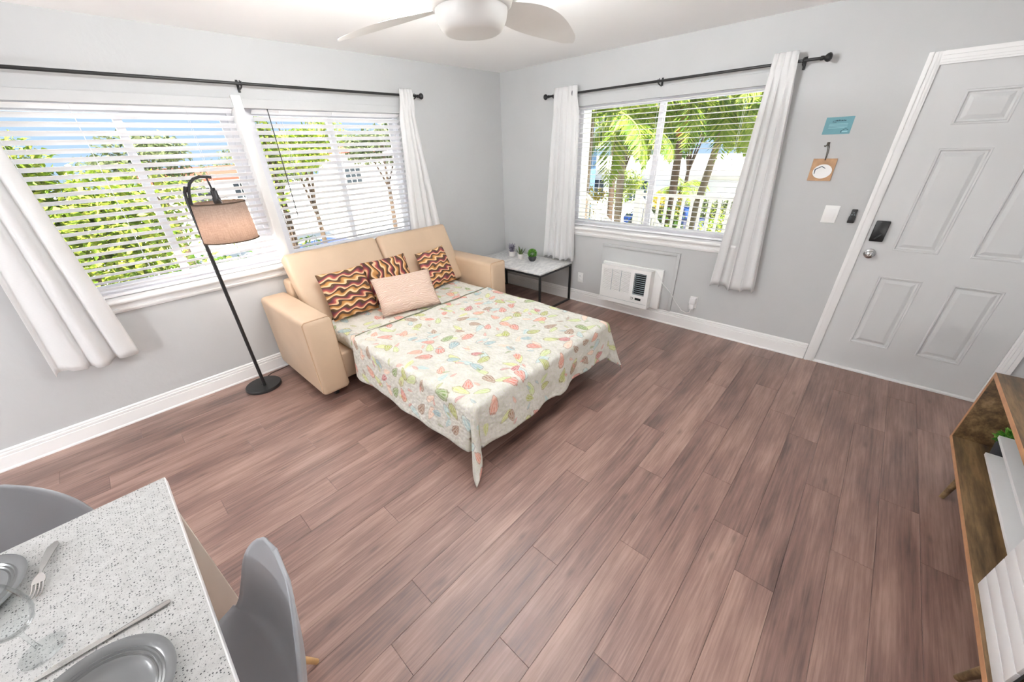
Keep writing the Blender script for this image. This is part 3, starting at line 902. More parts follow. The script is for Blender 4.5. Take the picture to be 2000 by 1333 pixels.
# cord and plug
bm = B()
tube(bm, [(-0.056, -2.16, 0.545), (-0.058, -2.2, 0.50), (-0.054, -2.25, 0.43), (-0.03, -2.33, 0.35), (-0.026, -2.40, 0.26), (-0.02, -2.47, 0.185), (-0.02, -2.52, 0.17), (-0.03, -2.553, 0.19), (-0.04, -2.558, 0.225)], 0.0035, 8)
tube(bm, [(AX + 0.03, -1.68, 0.151), (AX + 0.02, -1.75, 0.128), (AX + 0.015, -1.95, 0.118), (AX + 0.02, -2.1, 0.13), (AX + 0.04, -2.155, 0.19)], 0.003, 8)
obj('power_cord', bm, 'white_plastic', ac, 60)
bm = B(); box(bm, -0.05, -0.0095, -2.59, -2.53, 0.28, 0.345, 0.008); box(bm, -0.045, -0.0095, -2.58, -2.538, 0.225, 0.279, 0.008); obj('plug', bm, 'white_board', ac, 40)

# ------------------------------------------------------------------ sofa bed
sofa = thing('sofa_bed', 'tan leather sofa bed opened under the wide window', 'sofa bed', (-2.05, -0.5, 0))
AZ = 0.685
def softbox(name, dims, m, parent, bev=0.035, seg=4):
    return bx(name, dims, m, parent, bev, seg, 60)
for (x0, x1) in ((-3.10, -2.885), (-1.215, -1.0)):
    a = softbox('armrest', (x0, x1, -0.935, -0.035, 0.065, AZ), 'leather_tan', sofa)
    bm = B()
    pts = [(x0 + 0.004, -0.915, 0.09), (x0 + 0.004, -0.915, AZ - 0.02), (x0 + 0.02, -0.915, AZ - 0.003), (x1 - 0.02, -0.915, AZ - 0.003), (x1 - 0.004, -0.915, AZ - 0.02), (x1 - 0.004, -0.915, 0.09)]
    tube(bm, pts, 0.0045, 6); obj('seam', bm, 'piping_tan', a, 60)
softbox('seat_base', (-2.884, -1.216, -0.86, -0.10, 0.10, 0.33), 'leather_tan', sofa, 0.02)
softbox('back_frame', (-2.884, -1.216, -0.185, -0.03, 0.12, 0.79), 'leather_tan', sofa, 0.03)
lean = math.atan2(0.28, 0.55)
for (x0, x1) in ((-2.865, -2.012), (-2.006, -1.165)):
    bm = B(); box(bm, x0, x1, -0.13, 0.0, 0.0, 0.615, 0.04, 5)
    for v in bm.verts:
        # puff the face a little
        fx = (v.co.x - x0) / (x1 - x0); fz = v.co.z / 0.615
        if v.co.y < -0.06: v.co.y -= 0.018 * max(0, 1 - (2 * fx - 1) ** 4) * max(0, 1 - (2 * fz - 1) ** 4)
        v.co = Matrix.Rotation(-lean, 3, 'X') @ v.co + Vector((0, -0.345, 0.41))
    obj('back_cushion', bm, 'leather_tan', sofa, 60)
for (x, y) in ((-2.98, -0.84), (-2.98, -0.12), (-1.11, -0.84), (-1.11, -0.12)):
    bm = B(); lathe(bm, [(0, -0.016), (0.03, -0.016), (0.032, -0.01), (0.032, 0.01), (0.03, 0.016), (0, 0.016)], (x, y, 0.032), 20, 'X')
    w_ = obj('caster', bm, 'black_plastic', sofa, 50)
    bm = B(); box(bm, x - 0.022, x + 0.022, y - 0.018, y + 0.018, 0.055, 0.075, 0.003); obj('caster_fork', bm, 'steel', w_, 40)
softbox('mattress', (-2.775, -1.315, -2.315, -0.42, 0.285, 0.448), 'mattress_white', sofa, 0.045)
bm = B()
for (p0, p1) in (((-2.72, -2.25, 0.27), (-1.37, -2.25, 0.27)), ((-2.72, -2.25, 0.27), (-2.72, -0.6, 0.27)), ((-1.37, -2.25, 0.27), (-1.37, -0.6, 0.27)), ((-2.72, -1.4, 0.27), (-1.37, -1.4, 0.27))):
    cyl(bm, p0, p1, 0.013, seg=10)
obj('bed_frame', bm, 'black_metal', sofa, 60)
for (x, y) in ((-2.70, -1.42), (-1.39, -1.42), (-2.66, -2.2), (-1.42, -2.2)):
    bm = B(); tube(bm, [(x, y, 0.27), (x, y, 0.006), (x, y, 0.0)], [0.012, 0.012, 0.015], 10); obj('bed_leg', bm, 'black_metal', sofa, 60)

# ------------------------------------------------------------------ bedspread
def bedspread():
    xc, hw, y0, L = -2.045, 0.715, -0.965, 1.335
    rc = 0.035
    ztop = 0.462
    dS, dF = 0.36, 0.335
    NS, NT_ = 150, 130
    bm = B(); uvl = bm.loops.layers.uv.new('UVMap')
    g = []; uvs = {}
    for j in range(NT_ + 1):
        t = (L + dF) * j / NT_
        r_ = []
        for i in range(NS + 1):
            s = -(hw + dS) + 2 * (hw + dS) * i / NS
            ox = max(abs(s) - hw, 0.0); ot = max(t - L, 0.0)
            sg = 1 if s > 0 else -1
            bxp = xc + sg * min(abs(s), hw); byp = y0 - min(t, L)
            d = math.hypot(ox, ot)
            z = ztop
            # gentle wrinkles on the top
            z += 0.004 * math.sin(7 * s + 3 * t) * math.sin(5 * t - 2 * s) + 0.003 * math.sin(19 * s + 11 * t)
            if t < 0.05: z += 0.006
            h = 0.0
            if d > 0:
                ux, uy = sg * ox / d, -ot / d
                phi = math.degrees(math.atan2(ot, ox))
                corner = math.exp(-((phi - 45) / 17.0) ** 2) if (ox > 0 and ot > 0) else 0.0
                lo = rc * math.pi / 2
                if d < lo:
                    h = rc * math.sin(d / rc); dz = rc * (1 - math.cos(d / rc))
                else:
                    h = rc + 0.10 * (d - lo); dz = rc + (d - lo)
                if ox == 0 or ot == 0:
                    along = t if ot == 0 else s
                    am_ = 0.5 if ot == 0 else 1.0
                    h += am_ * (0.016 * math.sin(along * 9 + 1.7 * math.sin(along * 3.1) + (1.2 if sg > 0 else 0)) + 0.009 * math.sin(along * 21)) * (d / 0.34) ** 1.3
                # corner flap sticks outwards and hangs lower
                h += corner * (0.14 * d + 0.05 * (d / 0.48) ** 2)
                edge = (ox > 0 and ot > 0) and (1 - corner) or 0.0
                h -= edge * 0.03 * (d / 0.34)
                dz *= 0.94
                px, py = bxp + ux * h, byp + uy * h
                z = z - dz
                if corner > 0.3 and d > 0.3: px += -0.03 * sg * (d - 0.3)
                if ot > 0 and ox == 0: z += 0.05 * max(0, (s + 0.1)) * (d / 0.33)
                z = max(z, 0.012 + 0.004 * math.sin(20 * s))
            else:
                px, py = bxp, byp
            v = bm.verts.new((px, py, z)); uvs[v] = (s + 2.0, t + 2.0)
            r_.append(v)
        g.append(r_)
    for j in range(NT_):
        for i in range(NS):
            f = bm.faces.new((g[j][i], g[j + 1][i], g[j + 1][i + 1], g[j][i + 1]))
            for l in f.loops: l[uvl].uv = uvs[l.vert]
    o = obj('bedspread', bm, 'shell_print', None, 180, org=(xc, -1.6, 0.46))
    s = o.modifiers.new('thickness', 'SOLIDIFY'); s.thickness = 0.007; s.offset = 1
    hm = B(); tube(hm, [(xc - hw - 0.03, y0 - 0.005, 0.44)] + [(xc - hw + 2 * hw * q / 24, y0 + 0.003 * math.sin(q), ztop + 0.0165 + 0.002 * math.sin(q * 1.7)) for q in range(25)] + [(xc + hw + 0.03, y0 - 0.005, 0.44)], 0.005, 8)
    for v in hm.verts: v.co -= Vector((xc, -1.6, 0.46))
    obj('hem', hm, 'hem_trim', o, 60, local=True)
    return tag(o, 'white quilted bedspread printed with sea shells, draped over the sofa bed', 'bedspread')
bedspread()
def sheet():
    bm = B(); uvl = bm.loops.layers.uv.new('UVMap')
    xc, hw = -2.045, 0.735
    NX, NY = 60, 24
    g = []; uvs = {}
    for j in range(NY + 1):
        t = j / NY; y = -0.44 - 0.58 * t
        r_ = []
        for i in range(NX + 1):
            s = -hw - 0.09 + (2 * hw + 0.18) * i / NX
            ox = max(abs(s) - hw, 0)
            x = xc + max(-hw, min(hw, s)) + math.copysign(min(ox, 0.02), s)
            z = 0.456 + 0.003 * math.sin(9 * s + 4 * y) - max(0, ox - 0.0) * 0.95
            v = bm.verts.new((x, y, z)); uvs[v] = (s + 5.3, t * 0.52 + 4.1); r_.append(v)
        g.append(r_)
    for j in range(NY):
        for i in range(NX):
            f = bm.faces.new((g[j][i], g[j + 1][i], g[j + 1][i + 1], g[j][i + 1]))
            for l in f.loops: l[uvl].uv = uvs[l.vert]
    o = obj('bed_sheet', bm, 'shell_print', None, 180, org=(xc, -0.7, 0.45))
    s = o.modifiers.new('thickness', 'SOLIDIFY'); s.thickness = 0.003; s.offset = 1
    return tag(o, 'shell printed sheet showing at the head of the bed under the cushions', 'sheet')
sheet()

# ------------------------------------------------------------------ cushions
def cushion(name, label, m, bl, br, up, h, T, group=None, n=22):
    bl, br = Vector(bl), Vector(br)
    ex = (br - bl); W = ex.length; ex.normalize()
    up = Vector(up); up = (up - ex * up.dot(ex)).normalized()
    nz = ex.cross(up).normalized()
    bm = B(); uvl = bm.loops.layers.uv.new('UVMap')
    front, back = [], []
    uvs = {}
    for side, store in ((1, front), (-1, back)):
        for j in range(n + 1):
            r_ = []
            for i in range(n + 1):
                u, v = i / n, j / n
                a, b = 2 * u - 1, 2 * v - 1
                # sides pull in between the corners
                ax_ = a * (1 - 0.05 * (1 - b * b)) ; by_ = b * (1 - 0.05 * (1 - a * a))
                th = T * ((1 - a ** 4) * (1 - b ** 4)) ** 0.55 + 0.004 * math.sin(9 * a + 5 * b) * (1 - a * a) * (1 - b * b)
                if side == -1 and (i in (0, n) or j in (0, n)):
                    r_.append(front[j][i]); continue
                p = bl + ex * (W * (ax_ + 1) / 2) + up * (h * (by_ + 1) / 2) + nz * (side * th * 0.5)
                q = bm.verts.new(p); uvs[q] = (u, v); r_.append(q)
            store.append(r_)
    for side, store in ((1, front), (-1, back)):
        for j in range(n):
            for i in range(n):
                q = (store[j][i], store[j][i + 1], store[j + 1][i + 1], store[j + 1][i])
                f = bm.faces.new(q if side == 1 else q[::-1])
                for l in f.loops: l[uvl].uv = uvs[l.vert]
    c0 = bl + ex * (W / 2)
    o = obj(name, bm, m, None, 180, org=c0)
    return tag(o, label, 'cushion', group)
G = 'wavy striped cushions along the sofa back'
cushion('throw_cushion', 'brown wavy striped cushion nearest the lamp side armrest', 'wavy_stripe', (-2.735, -0.555, 0.475), (-2.315, -0.565, 0.475), (-0.02, 0.16, 0.36), 0.405, 0.12, G)
cushion('throw_cushion', 'brown cushion with upright wavy stripes, in the middle of the row', 'wavy_stripe_turned', (-2.30, -0.50, 0.475), (-1.83, -0.50, 0.475), (0.0, 0.16, 0.36), 0.40, 0.11, G)
cushion('throw_cushion', 'brown wavy striped cushion at the side table end of the row', 'wavy_stripe', (-1.735, -0.575, 0.475), (-1.33, -0.50, 0.475), (-0.06, 0.14, 0.33), 0.385, 0.11, G)
cushion('lumbar_cushion', 'pale blush ribbed rectangular cushion in front of the striped ones', 'blush_rib', (-2.425, -0.81, 0.478), (-1.905, -0.955, 0.478), (0.05, 0.22, 0.27), 0.36, 0.13)

# ------------------------------------------------------------------ floor lamp
LX, LY = -3.342, -0.283
lamp = thing('floor_lamp', 'black arched floor lamp with a beige drum shade', 'floor lamp', (LX, LY, 0))
bm = B(); lathe(bm, [(0, 0.0), (0.132, 0.0), (0.134, 0.003), (0.134, 0.022), (0.131, 0.026), (0.02, 0.028), (0.018, 0.034), (0, 0.034)], (LX, LY + 0.035, 0), 48); obj('base', bm, 'black_metal', lamp, 40)
bm = B(); tube(bm, [(LX, LY, 0.02), (LX, LY, 0.9), (LX, LY, 1.44), (LX + 0.004, LY, 1.50)], 0.0125, 14); obj('pole', bm, 'black_metal', lamp, 60)
bm = B(); tube(bm, [(LX, LY, 1.42), (LX - 0.004, LY, 1.47), (LX + 0.004, LY, 1.53), (LX + 0.018, LY, 1.556), (LX + 0.02, LY, 1.565)], [0.010, 0.010, 0.010, 0.013, 0.010], 12); obj('finial_knob', bm, 'black_metal', lamp, 60)
bm = B()
tube(bm, [(LX + 0.012, LY, 1.42), (LX + 0.016, LY, 1.48), (LX + 0.026, LY, 1.53), (LX + 0.046, LY, 1.578), (LX + 0.078, LY, 1.605), (LX + 0.115, LY, 1.615), (LX + 0.15, LY, 1.612), (LX + 0.178, LY, 1.606)], 0.009, 12)
obj('arch_arm', bm, 'black_metal', lamp, 60)
SX = LX + 0.162
bm = B(); cyl(bm, (SX - 0.012, LY, 1.606), (SX - 0.004, LY, 1.53), 0.006, seg=10); obj('drop_rod', bm, 'black_metal', lamp, 60)
bm = B(); lathe(bm, [(0, 1.545), (0.014, 1.545), (0.014, 1.53), (0.02, 1.526), (0.02, 1.485), (0.024, 1.48), (0.024, 1.45), (0.018, 1.44), (0.018, 1.40), (0, 1.40)], (SX, LY, 0), 20); obj('socket', bm, 'black_metal', lamp, 40)
bm = B(); tube(bm, [(SX - 0.02, LY, 1.505), (SX - 0.05, LY, 1.507)], 0.004, 8); obj('switch', bm, 'black_metal', lamp, 60)
RB, RT, Z0, Z1 = 0.172, 0.160, 1.205, 1.452
bm = B()
lathe(bm, [(RB, Z0), (RT, Z1)], (SX, LY, 0), 64)
s_ = obj('shade', bm, 'shade_linen', lamp, 60); sm = s_.modifiers.new('thickness', 'SOLIDIFY'); sm.thickness = 0.002
for (rr_, zz) in ((RB, Z0), (RT, Z1)):
    bm = B(); lathe(bm, [(rr_ - 0.003, zz - 0.004), (rr_ + 0.0025, zz - 0.004), (rr_ + 0.0025, zz + 0.004), (rr_ - 0.003, zz + 0.004), (rr_ - 0.003, zz - 0.004)], (SX, LY, 0), 64); obj('shade_trim', bm, 'bark_brown', lamp, 40)
bm = B()
for q in range(3):
    an = q * 2.094 + 0.5
    tube(bm, [(SX + 0.02 * math.cos(an), LY + 0.02 * math.sin(an), 1.475), (SX + 0.07 * math.cos(an), LY + 0.07 * math.sin(an), 1.48), (SX + (RT - 0.003) * math.cos(an), LY + (RT - 0.003) * math.sin(an), Z1)], 0.0018, 6)
obj('spider_wire', bm, 'steel', lamp, 60)
bm = B(); lathe(bm, [(0, 1.285), (0.015, 1.287), (0.028, 1.305), (0.03, 1.325), (0.024, 1.35), (0.014, 1.375), (0.013, 1.40), (0, 1.40)], (SX, LY, 0), 20); obj('bulb', bm, 'globe_frosted', lamp, 60)
bl_ = bpy.data.lights.new('floor_lamp_light', 'POINT'); bl_.energy = 6.0; bl_.shadow_soft_size = 0.035; bl_.color = (1.0, 0.95, 0.9)
blo = bpy.data.objects.new('floor_lamp_light', bl_); C.objects.link(blo); blo.location = (SX - LX, 0, 1.25); blo.parent = lamp
bm = B(); tube(bm, [(LX + 0.05, LY + 0.15, 0.012), (LX + 0.06, LY + 0.175, 0.004), (LX + 0.12, LY + 0.22, 0.004), (-3.12, -0.052, 0.004), (-2.98, -0.03, 0.004)], 0.003, 6); obj('cord', bm, 'black_plastic', lamp, 60)

# ------------------------------------------------------------------ marble side table with plants
TX0, TX1, TY0, TY1, TZ = -0.66, -0.045, -1.13, -0.045, 0.478
tb = thing('side_table', 'black metal side table with white marble top in the room corner', 'side table', ((TX0 + TX1) / 2, (TY0 + TY1) / 2, 0))
bx('table_top', (TX0, TX1, TY0, TY1, TZ - 0.018, TZ), 'marble_top', tb, 0.002)
e = 0.022
for (x, y) in ((TX0, TY0), (TX1 - e, TY0), (TX0, TY1 - e), (TX1 - e, TY1 - e)):
    bx('leg', (x, x + e, y, y + e, 0.0, TZ - 0.0185), 'black_metal', tb, 0.001)
for (d) in ((TX0 + e, TX1 - e, TY0, TY0 + e), (TX0 + e, TX1 - e, TY1 - e, TY1)):
    for (z0, z1) in ((0.0, e), (TZ - 0.0185 - e, TZ - 0.0185)):
        bx('cross_bar', d + (z0, z1), 'black_metal', tb, 0.001)
for x in (TX0, TX1 - e):
    bx('side_bar', (x, x + e, TY0 + e, TY1 - e, TZ - 0.0185 - e, TZ - 0.0185), 'black_metal', tb, 0.001)
def leafquad(bm, p, d, n, L, W, fold=0.0):
    d = Vector(d).normalized(); n = Vector(n); s = d.cross(n)
    if s.length < 1e-4: s = d.orthogonal()
    s.normalize(); n = s.cross(d).normalized()
    p = Vector(p)
    a = bm.verts.new(p); b = bm.verts.new(p + d * L * 0.45 + s * W / 2 + n * fold); c = bm.verts.new(p + d * L); e_ = bm.verts.new(p + d * L * 0.45 - s * W / 2 + n * fold)
    bm.faces.new((a, b, c, e_))
def pot_profile(r, h):
    return [(0, 0.0), (r * 0.78, 0.0), (r * 0.82, 0.003), (r, h), (r * 0.92, h), (r * 0.88, h * 0.86), (0, h * 0.86)]
rnd = random.Random(9)
# lavender
px_, py_ = -0.235, -0.335
t = thing('potted_plant', 'grey purple lavender plant in a white pot, nearest the room corner', 'plant', (px_, py_, TZ), 'small plants on the side table')
bm = B(); lathe(bm, pot_profile(0.045, 0.062), (px_, py_, TZ), 24); obj('pot', bm, 'pot_white', t, 40)
bm = B()
for i in range(70):
    a = rnd.uniform(0, 6.28); r_ = rnd.uniform(0, 0.035); tl = rnd.uniform(0, 0.35)
    b0 = Vector((px_ + r_ * math.cos(a), py_ + r_ * math.sin(a), TZ + 0.05))
    dr = Vector((math.cos(a) * tl, math.sin(a) * tl, 1)).normalized()
    hh_ = rnd.uniform(0.05, 0.115)
    for q in range(7):
        f = q / 7
        leafquad(bm, b0 + dr * hh_ * f, dr + Vector((rnd.uniform(-1, 1), rnd.uniform(-1, 1), 0.3)) * 0.7, (rnd.uniform(-1, 1), rnd.uniform(-1, 1), 0.2), 0.02, 0.008)
obj('foliage', bm, 'leaf_lavender', t)
# variegated succulent
px_, py_ = -0.265, -0.51
t = thing('potted_plant', 'spiky variegated succulent in a white pot, middle of the three plants', 'plant', (px_, py_, TZ), 'small plants on the side table')
bm = B(); lathe(bm, pot_profile(0.045, 0.06), (px_, py_, TZ), 24); obj('pot', bm, 'pot_white', t, 40)
for i in range(7):
    a = i * 0.9 + 0.3; tl = 0.15 + 0.5 * (i % 3) / 2
    bm = B()
    dr = Vector((math.cos(a) * tl, math.sin(a) * tl, 1)).normalized(); s_ = Vector((-math.sin(a), math.cos(a), 0))
    L_ = 0.07 + 0.04 * ((i * 3) % 4) / 3
    prev = None
    for q in range(6):
        f = q / 5; w_ = 0.015 * (1 - f) ** 0.7 * (0.6 + 1.2 * f) + 0.0015
        c_ = Vector((px_ + 0.012 * math.cos(a), py_ + 0.012 * math.sin(a), TZ + 0.045)) + dr * L_ * f
        rg = [bm.verts.new(c_ + s_ * w_), bm.verts.new(c_ + dr.cross(s_) * w_ * 0.35), bm.verts.new(c_ - s_ * w_), bm.verts.new(c_ - dr.cross(s_) * w_ * 0.35)]
        if prev: bridge(bm, prev, rg)
        prev = rg
    obj('leaf', bm, 'leaf_succulent', t)
# green ball
px_, py_ = -0.275, -0.705
t = thing('potted_plant', 'round bright green grass ball in a charcoal pot on the side table', 'plant', (px_, py_, TZ), 'small plants on the side table')
bm = B(); lathe(bm, [(0, 0), (0.03, 0.0), (0.044, 0.02), (0.05, 0.04), (0.046, 0.058), (0.04, 0.06), (0.0, 0.055)], (px_, py_, TZ), 24); obj('pot', bm, 'pot_charcoal', t, 40)
bm = B()
for i in range(650):
    d = Vector((rnd.gauss(0, 1), rnd.gauss(0, 1), rnd.gauss(0.3, 1))).normalized()
    c_ = Vector((px_, py_, TZ + 0.09)) + d * 0.03
    if c_.z < TZ + 0.052: continue
    leafquad(bm, c_, d + Vector((rnd.uniform(-.4, .4), rnd.uniform(-.4, .4), rnd.uniform(-.4, .4))), (rnd.uniform(-1, 1), rnd.uniform(-1, 1), rnd.uniform(-1, 1)), 0.034, 0.006)
obj('foliage', bm, 'leaf_house', t)

# ------------------------------------------------------------------ media console
KX0, KX1, KY0, KY1, KZ0, KZ1 = -2.82, -1.015, -4.69, -4.305, 0.212, 0.634
con = thing('media_console', 'low brown wood media console with white slatted door on splayed legs', 'media console', ((KX0 + KX1) / 2, (KY0 + KY1) / 2, 0))
T_ = 0.022
def kbox(name, d, m='console_wood'):
    return bx(name, d, m, con, 0.001)
kbox('top_panel', (KX0, KX1, KY0, KY1 - 0.002, KZ1 - T_, KZ1)); kbox('bottom_panel', (KX0, KX1, KY0, KY1 - 0.002, KZ0, KZ0 + T_))
kbox('side_panel', (KX1 - T_, KX1, KY0, KY1 - 0.002, KZ0 + T_, KZ1 - T_)); kbox('side_panel', (KX0, KX0 + T_, KY0, KY1 - 0.002, KZ0 + T_, KZ1 - T_))
kbox('back_panel', (KX0 + T_, KX1 - T_, KY0, KY0 + 0.006, KZ0 + T_, KZ1 - T_))
bm = B()
for d in ((KX0, KX1, KZ1 - T_, KZ1), (KX0, KX1, KZ0, KZ0 + T_), (KX1 - T_, KX1, KZ0 + T_, KZ1 - T_), (KX0, KX0 + T_, KZ0 + T_, KZ1 - T_)):
    box(bm, d[0], d[1], KY1 - 0.002, KY1, d[2], d[3])
tag(obj('edge_band', bm, 'console_edge', con), 'lighter reddish edge band around the front')
for x in (-2.125, -2.545): kbox('divider', (x - 0.009, x + 0.009, KY0 + 0.006, KY1 - 0.04, KZ0 + T_, KZ1 - T_), 'white_board')
# white shelves
for z in (0.292, 0.402): kbox('shelf', (-2.116, -1.215, KY0 + 0.006, -4.39, z - 0.016, z), 'white_board')
# slatted door: horizontal boards
DZ0, DZ1 = KZ0 + T_ + 0.002, KZ1 - T_ - 0.002
dr_ = bx('door', (-2.525, -2.108, -4.332, -4.326, DZ0, DZ1), 'dark_grille', con)
nb = 7; bh = (DZ1 - DZ0) / nb
for i in range(nb):
    bx('door_board', (-2.525, -2.108, -4.3255, -4.316, DZ0 + bh * i + 0.0014, DZ0 + bh * (i + 1) - 0.0014), 'white_board', dr_, 0.0008)
for (x, y, dx, dy) in ((-1.27, -4.372, -0.03, 0.03), (-2.38, -4.372, 0.03, 0.03), (-1.27, -4.62, -0.03, -0.03), (-2.38, -4.62, 0.03, -0.03)):
    bm = B(); cyl(bm, (x + dx, y + dy, 0.0), (x, y, KZ0), 0.011, 0.019, 16); obj('leg', bm, 'console_wood', con, 50)
t = thing('potted_plant', 'small leafy green plant in a black pot inside the media console', 'plant', (-1.115, -4.475, KZ0 + T_))
ppx, ppy, ppz = -1.115, -4.475, KZ0 + T_ + 0.001
bm = B(); lathe(bm, pot_profile(0.052, 0.085), (ppx, ppy, ppz), 24); obj('pot', bm, 'pot_charcoal', t, 40)
bm = B()
for i in range(170):
    d = Vector((rnd.gauss(0, 1), rnd.gauss(0.15, 1), rnd.gauss(0.6, .6))).normalized()
    c_ = Vector((ppx, ppy, ppz + 0.095)) + d * rnd.uniform(0.015, 0.05)
    if c_.z < ppz + 0.08: continue
    leafquad(bm, c_, d + Vector((rnd.uniform(-.6, .6), rnd.uniform(-.6, .6), rnd.uniform(-.3, .5))), (rnd.uniform(-1, 1), rnd.uniform(-1, 1), 1), 0.034, 0.02, 0.003)
obj('foliage', bm, 'leaf_house', t)

# ------------------------------------------------------------------ dining table
TZ2 = 0.752
dt = thing('dining_table', 'white speckled dining table, cut by the bottom left photo corner', 'dining table', (-4.5, -2.7, 0))
bx('table_top', (-5.0, -4.0, -3.3, -2.085, TZ2 - 0.028, TZ2 - 0.002), 'tabletop_edge', dt, 0.002)
bx('top_surface', (-4.997, -4.003, -3.297, -2.088, TZ2 - 0.0019, TZ2), 'speckle_top', dt)
for (x0, x1) in ((-4.125, -4.018), (-4.982, -4.875)):
    for (y0, y1) in ((-2.128, -2.108), (-3.277, -3.257)):
        bx('leg', (x0, x1, y0, y1, 0, TZ2 - 0.029), 'leg_cream', dt, 0.002)
        
# ------------------------------------------------------------------ shell chairs
def catmull(pts, n):
    out = []
    P_ = [Vector(p) for p in pts]
    P_ = [P_[0] * 2 - P_[1]] + P_ + [P_[-1] * 2 - P_[-2]]
    m = len(pts) - 1
    for k_ in range(n + 1):
        f = k_ / n * m; i = min(int(f), m - 1); t = f - i
        a, b, c, d = P_[i:i + 4]
        out.append(0.5 * ((2 * b) + (c - a) * t + (2 * a - 5 * b + 4 * c - d) * t * t + (3 * b - a - 3 * c + d) * t ** 3))
    return out
def shell_mesh():
    # local: sitter faces +x, back at -x
    prof = catmull([(0.235, 0, 0.415), (0.20, 0, 0.43), (0.05, 0, 0.425), (-0.09, 0, 0.425), (-0.175, 0, 0.462), (-0.212, 0, 0.58), (-0.238, 0, 0.72), (-0.26, 0, 0.862)], 40)
    wid = catmull([(0, 0.205, 0), (0, 0.228, 0), (0, 0.238, 0), (0, 0.238, 0), (0, 0.236, 0), (0, 0.222, 0), (0, 0.212, 0), (0, 0.19, 0)], 40)
    bm = B(); g = []
    NV = 28
    for i, (p, w_) in enumerate(zip(prof, wid)):
        f = i / 40
        d = (prof[min(i + 1, 40)] - prof[max(i - 1, 0)]).normalized()
        nrm = Vector((-d.z, 0, d.x)); 
        if nrm.z < 0 and f < 0.5: nrm = -nrm
        if f >= 0.5 and nrm.x < 0: nrm = -nrm
        W = w_.y
        # rounded ends
        ends = 1.0
        if f > 0.70: ends = max(0.0, 1 - ((f - 0.70) / 0.30) ** 2.4) ** 0.5
        if f < 0.10: ends = 1 - 0.35 * (1 - f / 0.10) ** 2
        cup = 0.055 + 0.035 * math.exp(-((f - 0.52) / 0.16) ** 2)
        if f < 0.3: cup = 0.03 + 0.025 * f / 0.3
        r_ = []
        for j in range(NV + 1):
            v = 2 * j / NV - 1
            q = p + Vector((0, v * W * max(ends, 0.02), 0)) + nrm * (cup * abs(v * max(ends, 0.25)) ** 2.6)
            # rolled rim
            if abs(v) > 0.93: q = q - nrm * 0.004
            r_.append(bm.verts.new(q))
        g.append(r_)
    for i in range(40):
        for j in range(NV):
            bm.faces.new((g[i][j], g[i][j + 1], g[i + 1][j + 1], g[i + 1][j]))
    me = finish(bm, 180); me.materials.append(MATS['grey_shell'])
    return me
SHELL = shell_mesh()
def shell_chair(label, loc, rotz):
    t = thing('shell_chair', label, 'chair', loc, 'grey shell dining chairs', rotz)
    o = link('seat_shell', SHELL, None, t)
    s = o.modifiers.new('thickness', 'SOLIDIFY'); s.thickness = 0.009; s.offset = 0
    for sx in (1, -1):
        for sy in (1, -1):
            bm = B(); cyl(bm, (sx * 0.21, sy * 0.215, 0.0), (sx * 0.11, sy * 0.13, 0.38), 0.010, 0.0165, 14)
            obj('leg', bm, 'oak_dowel', t, 50, local=True)
    bm = B()
    for sx in (1, -1):
        tube(bm, [(sx * 0.11, 0.13, 0.395), (sx * 0.11, -0.13, 0.395)], 0.006, 8)
        tube(bm, [(sx * 0.145, 0.16, 0.25), (-sx * 0.12, -0.14, 0.37)], 0.004, 8)
        tube(bm, [(0.11, sx * 0.13, 0.395), (-0.11, sx * 0.13, 0.395)], 0.006, 8)
    for sx in (1, -1):
        for sy in (1, -1): tube(bm, [(sx * 0.11, sy * 0.13, 0.37), (sx * 0.10, sy * 0.12, 0.42)], 0.008, 8)
    obj('wire_brace', bm, 'black_metal', t, 50, local=True)
    return t
shell_chair('grey plastic shell chair tucked into the near side of the dining table', (-4.098, -2.785, 0), R(180))
shell_chair('grey plastic shell chair behind the table, at the left photo edge', (-4.425, -2.12, 0), R(-90))

# ------------------------------------------------------------------ tableware
def plate(label, x, y):
    bm = B()
    pr = [(0, 0.004), (0.07, 0.004), (0.088, 0.006), (0.094, 0.0115), (0.099, 0.0135), (0.102, 0.0115), (0.1055, 0.0155), (0.109, 0.0135), (0.1125, 0.0175), (0.116, 0.0155), (0.122, 0.0205), (0.135, 0.0225), (0.1375, 0.0215), (0.135, 0.0195), (0.1, 0.008), (0.085, 0.0), (0, 0.0)]
    lathe(bm, pr, (x, y, TZ2 + 0.0005), 64)
    o = obj('dinner_plate', bm, 'plate_glaze', None, 50, org=(x, y, TZ2))
    return tag(o, label, 'plate', 'grey dinner plates')
plate('grey ridged dinner plate with the knife beside it', -4.21, -2.79)
plate('grey ridged dinner plate beside the fork, at the left photo edge', -4.445, -2.24)
